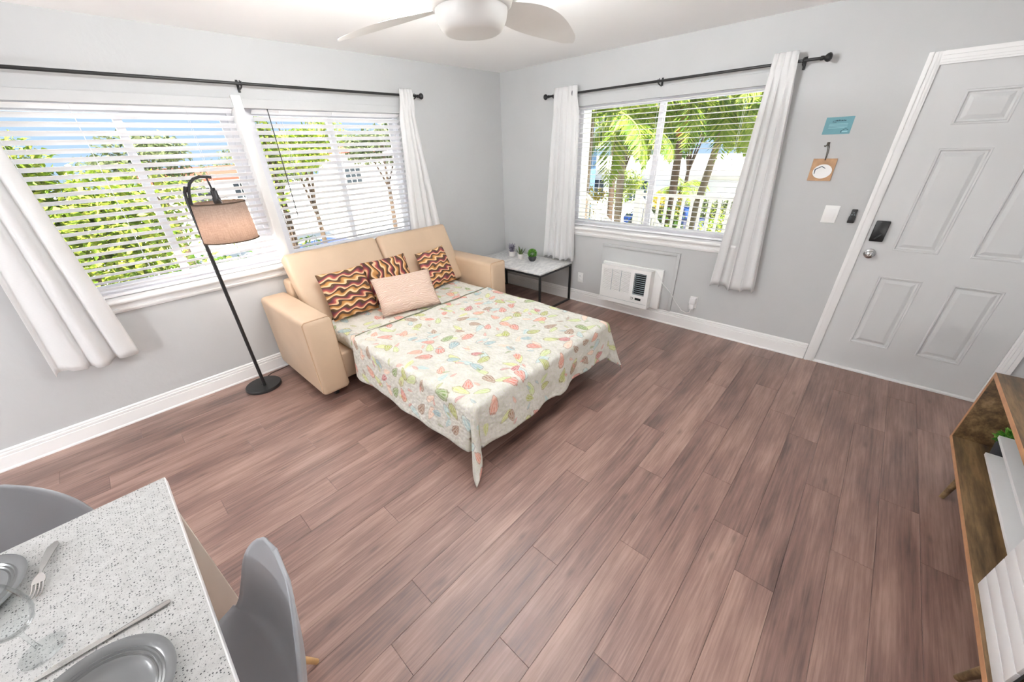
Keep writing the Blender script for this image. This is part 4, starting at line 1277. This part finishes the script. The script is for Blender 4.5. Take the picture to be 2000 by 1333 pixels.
# knife
def flat_tool(name, label, outline, m, loc, ang, thick, cat):
    bm = B(); poly(bm, [(a, b, 0) for a, b in outline], (0, 0, thick))
    me = None
    o = obj(name, bm, m, None, 30, local=True); o.location = loc; o.rotation_euler = (0, 0, ang)
    return tag(o, label, cat)
kn = thing('table_knife', 'steel table knife lying beside the near plate', 'knife', (-4.064, -2.628, TZ2 + 0.0005), rotz=math.atan2(-2.612 + 2.628, -4.293 + 4.064))
bm = B(); lathe(bm, [(0, 0.0), (0.005, 0.001), (0.0078, 0.008), (0.0082, 0.03), (0.0062, 0.07), (0.0048, 0.105), (0.006, 0.112), (0, 0.113)], (0, 0, 0), 16, 'X')
for v in bm.verts: v.co.z = v.co.z * 0.45 + 0.004
obj('handle', bm, 'steel', kn, 50, local=True)
bm = B(); poly(bm, [(0.112, -0.005, 0.003), (0.13, -0.008, 0.003), (0.2, -0.009, 0.003), (0.232, -0.004, 0.003), (0.236, 0.004, 0.003), (0.2, 0.0055, 0.003), (0.112, 0.005, 0.003)], (0, 0, 0.0018)); obj('blade', bm, 'steel', kn, 30, local=True)
fk = thing('table_fork', 'small steel fork lying beside the far plate', 'fork', (-4.262, -2.165, TZ2 + 0.0005), rotz=math.atan2(-2.34 + 2.165, -4.296 + 4.262))
bm = B()
g = []
for i in range(13):
    f = i / 12; x = 0.125 * f; w_ = 0.011 * (1 - f) ** 0.6 + 0.0028 if f < 0.9 else 0.0035; z = 0.004 + 0.012 * math.sin(f * math.pi * 0.6)
    w_ = min(w_, 0.0035 + 0.06 * f) 
    g.append([bm.verts.new((x, -w_, z)), bm.verts.new((x, w_, z)), bm.verts.new((x, w_, z + 0.002)), bm.verts.new((x, -w_, z + 0.002))])
for a, b in zip(g, g[1:]): bridge(bm, a, b)
bm.faces.new(g[0][::-1]); bm.faces.new(g[-1]); obj('handle', bm, 'steel', fk, 40, local=True)
bm = B()
g = []
for i in range(9):
    f = i / 8; x = 0.125 + 0.03 * f; w_ = 0.0035 + 0.0095 * math.sin(min(f, 0.75) / 0.75 * math.pi / 2); z = 0.0155 - 0.005 * f
    g.append([bm.verts.new((x, -w_, z)), bm.verts.new((x, w_, z)), bm.verts.new((x, w_, z + 0.002)), bm.verts.new((x, -w_, z + 0.002))])
for a, b in zip(g, g[1:]): bridge(bm, a, b)
bm.faces.new(g[0][::-1]); bm.faces.new(g[-1]); obj('head', bm, 'steel', fk, 40, local=True)
for i in range(4):
    yy = -0.0105 + 0.007 * i
    bm = B(); tube(bm, [(0.154, yy, 0.0115), (0.17, yy, 0.007), (0.19, yy, 0.006), (0.2, yy, 0.009)], [0.0022, 0.002, 0.0016, 0.001], 6); obj('tine', bm, 'steel', fk, 50, local=True)
# wine glass
gx, gy = -4.285, -2.54
bm = B()
t_ = 0.0012
outer = [(0, 0.0), (0.037, 0.0), (0.0385, 0.001), (0.036, 0.003), (0.012, 0.0065), (0.005, 0.012), (0.0038, 0.03), (0.0038, 0.07), (0.006, 0.08), (0.018, 0.088), (0.034, 0.104), (0.043, 0.125), (0.0455, 0.145), (0.043, 0.17), (0.037, 0.198)]
inner = [(0.037 - t_, 0.198), (0.043 - t_, 0.17), (0.0455 - t_, 0.145), (0.043 - t_, 0.125), (0.033, 0.1055), (0.017, 0.0905), (0, 0.086)]
lathe(bm, outer + inner, (gx, gy, TZ2 + 0.0005), 40)
tag(obj('wine_glass', bm, 'clear_glass', None, 60, org=(gx, gy, TZ2)), 'clear stemmed wine glass on the speckled table', 'wine glass')

# ------------------------------------------------------------------ ceiling fan
FX, FY = -2.47, -2.17
fan = thing('ceiling_fan', 'white three blade ceiling fan with frosted light, cut by the top photo edge', 'ceiling fan', (FX, FY, H))
bm = B(); lathe(bm, [(0, H - 0.001), (0.085, H - 0.001), (0.085, H - 0.03), (0.05, H - 0.06), (0.02, H - 0.065), (0.02, H - 0.1), (0, H - 0.1)], (FX, FY, 0), 40); obj('canopy', bm, 'white_plastic', fan, 40)
bm = B(); lathe(bm, [(0, 2.36), (0.10, 2.36), (0.15, 2.345), (0.166, 2.32), (0.17, 2.24), (0.206, 2.238), (0.207, 2.234), (0.17, 2.231), (0.162, 2.205), (0.155, 2.2), (0.15, 2.197), (0.0, 2.197)], (FX, FY, 0), 56); obj('motor_housing', bm, 'white_plastic', fan, 40)  # thin lip is added to block the ring's steep downward light
bm = B(); lathe(bm, [(0.146, 2.205), (0.146, 2.186), (0.14, 2.16), (0.130, 2.142), (0.120, 2.128), (0.106, 2.121), (0.0, 2.118)], (FX, FY, 0), 56); obj('light_globe', bm, 'globe_frosted', fan, 40)
def blade():
    bm = B(); g = []
    for i in range(33):
        f = i / 32
        r = 0.13 + 0.53 * f
        sweep = -0.06 * f * f
        w_ = (0.055 + 0.05 * math.sin(min(f * 1.15, 1) * math.pi) ** 1.0) * (1 if f < 0.85 else max(0.15, 1 - ((f - 0.85) / 0.15) ** 2 * 0.85))
        pit = -(R(13) * (1 - f) + R(9) * f)
        z = 2.214 - 0.05 * f + 0.012 * math.sin(f * 3.1)
        row = []
        for (s, zt) in ((-1, 0.0), (-0.5, 0.007), (0, 0.009), (0.5, 0.007), (1, 0.0), (0.5, -0.002), (0, -0.002), (-0.5, -0.002)):
            row.append(bm.verts.new((r, s * w_ * math.cos(pit) - sweep, z + s * w_ * math.sin(pit) + zt)))
        g.append(row)
    for a, b in zip(g, g[1:]): bridge(bm, a, b)
    bm.faces.new(g[0][::-1]); bm.faces.new(g[-1])
    me = finish(bm, 40); me.materials.append(MATS['white_plastic']); return me
bme = blade()
for v in bme.vertices: v.co.z -= H
for a in (109, -9, 230):
    o = link('blade', bme, None, fan, (0, 0, 0), (0, 0, R(a)))

bm = B(); tube(bm, [(FX + 0.19 * math.cos(q * math.pi / 24), FY + 0.19 * math.sin(q * math.pi / 24), 2.254) for q in range(49)], 0.014, 10)  # light ring added to the fan to brighten ceiling and walls
tag(obj('uplight_ring', bm, 'uplight_glow', fan, 60), 'glowing ring on top of the motor housing')

# ------------------------------------------------------------------ globe lights added out of view to fill the room
for (x, y, z) in ((-6.2, -1.6, 1.3),):
    t = thing('pendant_lamp', 'white globe pendant lamp over the kitchen end of the room', 'pendant lamp', (x, y, H))
    bm = B(); lathe(bm, [(0, z - 0.16)] + [(0.16 * math.sin(q * math.pi / 16), z - 0.16 * math.cos(q * math.pi / 16)) for q in range(1, 16)] + [(0, z + 0.16)], (x, y, 0), 24)
    obj('globe', bm, 'lamp_glow', t, 180)
    bm = B(); cyl(bm, (x, y, z + 0.155), (x, y, H - 0.02), 0.004, seg=8); obj('stem', bm, 'black_metal', t)
    bm = B(); lathe(bm, [(0, H - 0.001), (0.05, H - 0.001), (0.05, H - 0.02), (0, H - 0.022)], (x, y, 0), 24); obj('ceiling_rose', bm, 'white_plastic', t, 40)

t = thing('table_lamp', 'white globe table lamp at the far end of the media console', 'table lamp', (-2.7, -4.53, KZ1))  # globe light added out of view to lift the lower walls
bm = B(); lathe(bm, [(0, KZ1), (0.06, KZ1), (0.06, KZ1 + 0.012), (0.015, KZ1 + 0.02), (0.012, KZ1 + 0.12), (0, KZ1 + 0.12)], (-2.7, -4.53, 0), 24); obj('base', bm, 'black_metal', t, 40)
bm = B(); lathe(bm, [(0, KZ1 + 0.115)] + [(0.1 * math.sin(q * math.pi / 16), KZ1 + 0.215 - 0.1 * math.cos(q * math.pi / 16)) for q in range(1, 16)] + [(0, KZ1 + 0.315)], (-2.7, -4.53, 0), 24); obj('globe', bm, 'table_lamp_glow', t, 180)

# ------------------------------------------------------------------ outside: porch and stairs behind the garden window
GZ = -2.8
bm = B(); box(bm, -60, 80, -60, 110, GZ - 0.3, GZ); tag(obj('ground', bm, 'concrete'), 'pale concrete ground around the house', kind='structure')
bm = B(); box(bm, 4.0, 12.5, -8, 8.8, GZ, GZ + 0.003); tag(obj('lawn', bm, 'lawn'), 'green lawn behind the garden window', 'lawn')
bm = B(); box(bm, WT + 0.001, 2.1, -6.0, 0.6, -0.25, -0.05); tag(obj('floor_porch', bm, 'concrete'), 'porch floor outside the garden window', kind='structure')
bm = B()
for (x, y) in ((2.0, 0.06), (2.0, -5.9)): box(bm, x - 0.07, x + 0.07, y - 0.07, y + 0.07, GZ, -0.25)
tag(obj('trim_6', bm, 'stucco_white'), 'white posts under the porch', kind='structure')
t = thing('porch_column', 'round white porch column at the curtain side of the garden window', 'column', (2.0, 0.06, -0.05))
bm = B(); lathe(bm, [(0, -0.05), (0.085, -0.05), (0.085, 0.02), (0.06, 0.05), (0.058, 2.75), (0, 2.75)], (2.0, 0.06, 0), 28); obj('shaft', bm, 'stucco_white', t, 40)
bm = B(); box(bm, 1.9, 2.1, -0.04, 0.16, 2.75, 2.85, 0.01); obj('capital', bm, 'stucco_white', t)
bm = B(); box(bm, WT + 0.51, 2.25, -6.0, 0.75, 2.86, 2.98); tag(obj('ceiling_porch', bm, 'stucco_white'), 'white porch roof outside the garden window', kind='structure')
rl = thing('porch_railing', 'white baluster railing along the porch edge', 'railing', (2.0, -3.4, -0.05))
bx('top_rail', (1.965, 2.035, -5.9, -0.93, 1.005, 1.045), 'stucco_white', rl, 0.006)
bx('bottom_rail', (1.975, 2.025, -5.9, -0.93, 0.05, 0.09), 'stucco_white', rl, 0.004)
bal = B(); box(bal, -0.016, 0.016, -0.016, 0.016, 0.09, 1.005); balm = finish(bal); balm.materials.append(MATS['stucco_white'])
y = -1.12
while y > -5.85:
    link('baluster', balm, None, rl, (0.0, y + 3.4, 0.05)); y -= 0.118
for yy in (-0.93, -2.55, -4.2, -5.85):
    bx('post', (1.955, 2.045, yy - 0.045, yy + 0.045, -0.05, 1.08), 'stucco_white', rl, 0.004)
st = thing('porch_stairs', 'white stairs leading down from the porch', 'stairs', (3.6, -0.43, GZ))
for i in range(15):
    z = -0.05 - 0.183 * (i + 1)
    bx('step', (2.1 + 0.28 * i, 2.1 + 0.28 * (i + 1) + 0.03, -0.9, 0.03, z - 0.06, z), 'concrete', st, 0.004)
sl = (0.284 - 1.013) / (3.172 - 2.0)
for (yy, lab) in ((0.03, 'white stair railing starting at the porch column'), (-0.93, 'white stair railing starting at the corner post')):
    s_ = thing('stair_railing', lab, 'railing', (2.05, yy, 0.9), 'stair railings')
    xe = 6.2
    bm = B(); extrude_profile(bm, [(-0.03, -0.045), (0.03, -0.045), (0.03, 0.0), (-0.03, 0.0)], (2.05, yy, 1.0), (xe, yy, 1.0 + sl * (xe - 2.05)), (0, 1, 0)); obj('handrail', bm, 'stucco_white', s_)
    bm = B(); extrude_profile(bm, [(-0.02, -0.04), (0.02, -0.04), (0.02, 0.0), (-0.02, 0.0)], (2.05, yy, 0.22), (xe, yy, 0.22 + sl * (xe - 2.05)), (0, 1, 0)); obj('lower_rail', bm, 'stucco_white', s_)
    x = 2.16
    bs = B(); box(bs, -0.014, 0.014, -0.014, 0.014, -0.80, -0.02); bsm = finish(bs); bsm.materials.append(MATS['stucco_white'])
    while x < xe:
        link('baluster', bsm, None, s_, (x - 2.05, 0, 1.0 + sl * (x - 2.05) - 0.9)); x += 0.118

# ------------------------------------------------------------------ outside: palms and trees
def frond_mesh(L, n, droop, seed, w=0.06, leaf=0.42):
    rd = random.Random(seed)
    bm = B()
    pts = []
    for i in range(n + 1):
        f = i / n
        pts.append(Vector((L * math.sin(f * 1.25) / math.sin(1.25) * (1 - 0.12 * f), 0, L * (0.42 * f - droop * f * f))))
    for i in range(1, n + 1):
        f = i / n
        d = (pts[i] - pts[i - 1]).normalized()
        ll = leaf * (0.35 + 1.0 * math.sin(math.pi * min(1, f * 0.85 + 0.12))) 
        for s in (1, -1):
            for sub in (0.0, 0.5):
                p = pts[i - 1].lerp(pts[i], sub)
                dv = (d * 0.55 + Vector((0, s * 1.0, -0.35 - rd.uniform(0, 0.45)))).normalized()
                leafquad(bm, p, dv, Vector((0.2, 0, 1)), ll * rd.uniform(0.8, 1.1), w, -0.004)
    tube(bm, pts, [0.02 * (1 - 0.8 * i / n) for i in range(n + 1)], 5)
    me = finish(bm); me.materials.append(MATS['leaf_palm']); return me
FR = [frond_mesh(1.5, 16, 0.75, 1), frond_mesh(1.35, 16, 1.0, 2), frond_mesh(1.6, 16, 0.55, 3)]
def palm(label, base, crown, nf, bark, seed, scale=1.0, shaft=None):
    rd = random.Random(seed)
    base = Vector(base); crown = Vector(crown)
    t = thing('palm_tree', label, 'palm tree', base, 'palm trees in the garden')
    mid = base.lerp(crown, 0.5) + Vector((rd.uniform(-.15, .15), rd.uniform(-.15, .15), 0))
    bm = B(); tube(bm, [base, base.lerp(mid, 0.5), mid, mid.lerp(crown, 0.5), crown], [0.13 * scale, 0.1 * scale, 0.09 * scale, 0.085 * scale, 0.07 * scale], 12); obj('trunk', bm, bark, t, 60)
    if shaft:
        bm = B(); tube(bm, [crown + Vector((0, 0, -0.75)), crown + Vector((0, 0, -0.35)), crown + Vector((0, 0, 0.1))], [0.095 * scale, 0.11 * scale, 0.06 * scale], 12); obj('crown_shaft', bm, shaft, t, 60)
    for i in range(nf):
        o = link('frond', FR[i % 3], None, t, crown - base)
        o.rotation_euler = (rd.uniform(-0.3, 0.3), -rd.uniform(-0.5, 0.75) , i * 6.283 / nf + rd.uniform(-0.25, 0.25))
        k_ = scale * rd.uniform(0.85, 1.15)
        o.scale = (k_, k_, k_)
    return t
palm('palm with hanging fronds beside the porch column', (3.7, 1.05, GZ), (3.7, 1.05, 2.25), 13, 'bark_palm', 3, 1.1)
palm('palm with pale straight trunk seen through the curtain side pane', (6.0, 1.52, GZ), (6.0, 1.5, 2.2), 14, 'bark_palm', 4, 1.05)
palm('palm with orange crown shaft in the middle of the garden window', (7.0, 0.25, GZ), (7.0, 0.5, 2.55), 16, 'bark_brown', 5, 1.1, 'bark_orange')
palm('leaning pale palm near the teal card side of the garden window', (8.0, 0.35, GZ), (8.2, -0.15, 2.35), 14, 'bark_palm', 6, 1.1, 'leaf_green')
palm('small palm in front of the white house', (13.0, 2.4, GZ), (13.0, 2.4, 0.1), 11, 'bark_brown', 7, 0.8)
palm('tall palm at the outer right of the garden window', (7.2, -1.9, GZ), (7.2, -1.9, 2.4), 14, 'bark_palm', 8, 1.1)
palm('tall palm far behind the stair railing', (11.5, 4.6, GZ), (11.5, 4.6, 3.6), 14, 'bark_brown', 12, 1.2)

def foliage(bm, c, rx, ry, rz, n, size, rd, clump=9):
    c = Vector(c)
    cs = []
    for _ in range(clump):
        d = Vector((rd.gauss(0, 1), rd.gauss(0, 1), rd.gauss(0, 1))).normalized() * rd.uniform(0.45, 0.85)
        cs.append((Vector((d.x * rx, d.y * ry, d.z * rz)), rd.uniform(0.35, 0.6)))
    for i in range(n):
        o_, r_ = cs[i % clump]
        d = Vector((rd.gauss(0, 1), rd.gauss(0, 1), rd.gauss(0, 1))).normalized() * (rd.random() ** 0.35)
        p = c + o_ + Vector((d.x * rx * r_, d.y * ry * r_, d.z * rz * r_))
        leafquad(bm, p, (rd.gauss(0, 1), rd.gauss(0, 1), rd.gauss(-0.4, 0.7)), (rd.gauss(0, 0.6), rd.gauss(0, 0.6), 1), size * rd.uniform(0.7, 1.3), size * 0.5 * rd.uniform(0.7, 1.3), size * 0.06)
def tree(name, label, cat, c, rad, n, size, leaf, seed, bark='bark_brown', group=None):
    rd = random.Random(seed)
    t = thing(name, label, cat, (c[0], c[1], GZ), group)
    bm = B(); foliage(bm, c, rad[0], rad[1], rad[2], n, size, rd, 12); obj('crown', bm, leaf, t)
    bm = B()
    b0 = Vector((c[0], c[1], GZ)); top = Vector((c[0], c[1], c[2]))
    tube(bm, [b0, b0.lerp(top, 0.5) + Vector((0.06, 0.03, 0)), top], [0.06 * rad[0] + 0.03, 0.05 * rad[0] + 0.02, 0.02], 8)
    for i in range(4):
        a = i * 1.6 + seed
        tube(bm, [b0.lerp(top, 0.62), top + Vector((math.cos(a) * rad[0] * 0.5, math.sin(a) * rad[1] * 0.5, rad[2] * 0.35))], [0.03 * rad[0] + 0.01, 0.008], 6)
    obj('trunk', bm, bark, t, 60)
    return t
GT = 'trees in front of the wide window'
tree('leafy_tree', 'yellow green leafy tree filling the left bay of the wide window', 'tree', (-4.4, 4.6, 0.75), (1.75, 1.0, 1.25), 12000, 0.13, 'leaf_yellowgreen', 1, group=GT)
tree('leafy_tree', 'bright green leafy tree in the right bay of the wide window', 'tree', (0.7, 8.0, 2.2), (1.0, 0.9, 0.75), 4200, 0.13, 'leaf_yellowgreen', 2, group=GT)
tree('slim_tree', 'slim yellow leaved tree just right of the window mullion', 'tree', (-1.84, 2.6, 1.75), (0.17, 0.2, 0.8), 700, 0.085, 'leaf_yellowgreen', 3, group=GT)
for i, (c, r, lab) in enumerate((((8.0, 16, 1.9), (1.9, 1.4, 1.1), 'grey green tree beside the blue house wall'), ((4.2, 21, 1.3), (1.8, 1.5, 1.2), 'grey green tree behind the floor lamp arm'), ((-1.2, 19, 1.7), (2.0, 1.5, 1.1), 'grey green tree beyond the yellow green tree'), ((8.4, 40, 2.0), (3.5, 2.0, 1.6), 'grey green tree behind the red roofed house'), ((19, 44, 2.5), (4.0, 2.5, 2.0), 'grey green tree furthest to the right of the wide window'), ((-8, 16, 1.4), (3.0, 2.0, 1.4), 'grey green tree furthest to the left of the wide window'))):
    tree('far_tree', lab, 'tree', c, r, 2600, 0.26, 'leaf_olive', 20 + i, group='distant trees beyond the wide window')
def bush(label, c, r, n, size, leaf, seed):
    rd = random.Random(seed)
    t = thing('shrub', label, 'shrub', (c[0], c[1], GZ), 'garden shrubs')
    bm = B(); foliage(bm, c, r[0], r[1], r[2], n, size, rd, 10); obj('foliage', bm, leaf, t)
    bm = B(); tube(bm, [(c[0], c[1], GZ), (c[0], c[1], c[2])], [0.05, 0.02], 6); obj('stem', bm, 'bark_brown', t)
bush('green shrub below the sill behind the floor lamp pole', (-2.75, 3.4, -0.15), (0.75, 0.5, 0.75), 1300, 0.1, 'leaf_green', 31)
bush('green shrub below the sill under the yellow green tree', (-4.3, 3.2, -0.35), (1.1, 0.6, 0.8), 2200, 0.11, 'leaf_green', 32)
bush('sparse shrub seen right of the mullion above the sofa back', (-1.35, 3.2, 0.2), (0.45, 0.4, 0.4), 320, 0.09, 'leaf_green', 33)
bush('golden shrub at the foot of the hanging palm', (6.2, 2.45, 0.3), (0.5, 0.5, 0.45), 700, 0.1, 'leaf_gold', 34)
bush('green shrub right at the foot of the middle railing post', (4.4, -2.35, -0.35), (0.6, 0.7, 0.6), 1600, 0.1, 'leaf_green', 42)
bush('yellow green shrub close behind the first railing balusters', (4.4, -1.55, -0.55), (0.6, 0.45, 0.5), 1200, 0.1, 'leaf_yellowgreen', 43)
bush('green shrub behind the railing corner post', (6.9, 0.3, -0.6), (0.8, 0.6, 0.75), 2200, 0.11, 'leaf_green', 35)
bush('green shrub behind the middle of the porch railing', (6.6, -1.3, -0.5), (0.9, 0.7, 0.85), 2600, 0.11, 'leaf_yellowgreen', 36)
bush('green shrub behind the curtain end of the porch railing', (6.4, -3.3, -0.5), (0.9, 0.7, 0.9), 2200, 0.11, 'leaf_green', 37)
bush('green shrub between the stair railings', (8.4, 1.6, -0.6), (0.8, 0.7, 0.8), 2000, 0.11, 'leaf_olive', 38)
bush('low hedge in front of the white house', (18.6, 2.6, -1.4), (0.7, 1.6, 0.6), 2400, 0.16, 'leaf_olive', 39)
bush('yellow shrub beside the orange crowned palm', (12.0, 2.3, -0.5), (1.0, 0.8, 0.5), 1200, 0.12, 'leaf_gold', 40)
bush('bright green shrub in front of the pale trunk palm', (13.5, 5.2, -0.1), (1.3, 1.0, 0.8), 1600, 0.13, 'leaf_yellowgreen', 41)
for i, (c, r, lf, lab) in enumerate((((15, 0.4, 2.5), (1.4, 1.5, 1.5), 'leaf_yellowgreen', 'yellow green tree above the white house, next to the right curtain'), ((15.5, 3.1, 2.4), (1.4, 1.5, 1.4), 'leaf_green', 'green tree above the white house, behind the orange crowned palm'), ((15.5, 6.2, 2.5), (1.4, 1.5, 1.4), 'leaf_yellowgreen', 'yellow green tree above the pale trunk palm'), ((14, -2.8, 2.6), (1.6, 2.2, 1.8), 'leaf_green', 'green tree behind the right curtain'), ((9.5, 7.0, 2.8), (1.3, 1.4, 1.4), 'leaf_green', 'green tree above the hanging palm'), ((34, 3.0, 4.2), (2.5, 5.0, 2.6), 'leaf_olive', 'olive tree furthest behind the white house'), ((34, 17.0, 4.2), (2.5, 5.0, 3.0), 'leaf_olive', 'olive tree behind the pale blue house'))):
    tree('garden_tree', lab, 'tree', c, r, 6500, 0.2, lf, 60 + i, group='garden trees behind the palms')

# ------------------------------------------------------------------ outside: houses and cars
def house(label, x0, x1, y0, y1, eave, ridge, wall, roof, wins, axis='x'):
    t = thing('house', label, 'house', ((x0 + x1) / 2, (y0 + y1) / 2, GZ))
    bx('walls', (x0, x1, y0, y1, GZ, eave), wall, t)
    o = 0.4
    bm = B()
    if axis == 'y':
        xm = (x0 + x1) / 2
        extrude_profile(bm, [(x0 - o - xm, eave - 0.12), (x1 + o - xm, eave - 0.12), (x1 + o - xm, eave), (0, ridge), (x0 - o - xm, eave)], (xm, y0 - o, 0), (xm, y1 + o, 0), (1, 0, 0))
    else:
        ym = (y0 + y1) / 2
        extrude_profile(bm, [(y0 - o - ym, eave - 0.12), (y1 + o - ym, eave - 0.12), (y1 + o - ym, eave), (0, ridge), (y0 - o - ym, eave)], (x0 - o, ym, 0), (x1 + o, ym, 0), (0, 1, 0))
    obj('roof', bm, roof, t)
    for (face, a0, a1, z0, z1, m, nm) in wins:
        if face == '-x': w_ = bx(nm, (x0 - 0.06, x0, a0, a1, z0, z1), m, t)
        else: w_ = bx(nm, (a0, a1, y0 - 0.06, y0, z0, z1), m, t)
        n_ = 3
        for i in range(n_):
            c0 = a0 + 0.06 + (a1 - a0 - 0.06) * i / n_; c1 = a0 + (a1 - a0 - 0.06) * (i + 1) / n_
            if m == 'trim_paint':
                bx('pane', ((x0 - 0.075, x0 - 0.06, c0, c1) if face == '-x' else (c0, c1, y0 - 0.075, y0 - 0.06)) + (z0 + 0.08, z1 - 0.08), 'window_dark', w_)
    return t
house('long white house with white roof behind the garden palms', 20.5, 27, -2.0, 13.0, 0.35, 0.95, 'stucco_white', 'roof_white', [('-x', 1.6, 3.6, GZ, -0.25, 'white_board', 'garage_door'), ('-x', 7.0, 8.4, -1.6, -0.3, 'trim_paint', 'window'), ('-x', 10.0, 11.2, -1.6, -0.3, 'trim_paint', 'window')], 'y')
house('pale blue house behind the hanging palm fronds', 13, 18.5, 9.6, 14.5, 1.6, 2.6, 'stucco_blue', 'roof_white', [('-x', 10.2, 11.0, -0.2, 1.0, 'trim_paint', 'window'), ('-x', 12.0, 13.0, -0.2, 1.0, 'trim_paint', 'window')], 'y')
house('white house with red roof straight beyond the floor lamp', -0.4, 4.6, 27.0, 32.0, 0.72, 1.35, 'stucco_white', 'roof_red', [('-y', 1.0, 2.2, -1.0, 0.3, 'trim_paint', 'window'), ('-y', 3.4, 4.6, -0.6, 0.4, 'trim_paint', 'window')])
house('white house with pink roof at the right of the wide window', 12.5, 17.5, 30.0, 35.0, 1.9, 2.6, 'stucco_white', 'roof_red', [('-y', 12.5, 14.0, -0.6, 0.9, 'trim_paint', 'window')])
house('pale blue house wall beside the sofa side curtain', 5.25, 9.5, 9.6, 10.4, 1.75, 1.95, 'stucco_blue', 'roof_white', [('-y', 6.6, 7.6, -0.5, 0.7, 'trim_paint', 'window')], 'y')
def car(label, loc, rz, paint):
    t = thing('parked_car', label, 'car', loc, 'parked cars', rz)
    bm = B()
    side = [(-2.1, 0.35), (2.1, 0.35), (2.15, 0.62), (2.0, 0.82), (1.1, 0.95), (0.45, 1.42), (-1.1, 1.45), (-1.75, 1.0), (-2.12, 0.92)]
    extrude_profile(bm, side, (0, -0.85, 0), (0, 0.85, 0), (1, 0, 0)); obj('body', bm, paint, t, local=True)
    bm = B()
    for s in (-0.856, 0.851):
        poly(bm, [(0.95, s, 0.97), (0.42, s, 1.36), (-1.05, s, 1.38), (-1.55, s, 1.0)], (0, 0.005, 0))
    obj('side_window', bm, 'window_dark', t, local=True)
    for x in (-1.35, 1.35):
        for s in (-0.8, 0.8):
            bm = B(); lathe(bm, [(0, -0.1), (0.32, -0.1), (0.33, 0), (0.32, 0.1), (0, 0.1)], (x, s, 0.33), 20, 'Y'); obj('wheel', bm, 'tyre', t, 40, local=True)
car('blue parked car behind the porch railing', (18.3, 5.0, GZ), R(70), 'car_blue')
car('blue parked car seen above the sofa back', (2.9, 12.4, GZ), R(20), 'car_blue')
car('white parked car on the drive behind the right curtain', (10.6, -3.2, GZ), R(100), 'car_white')
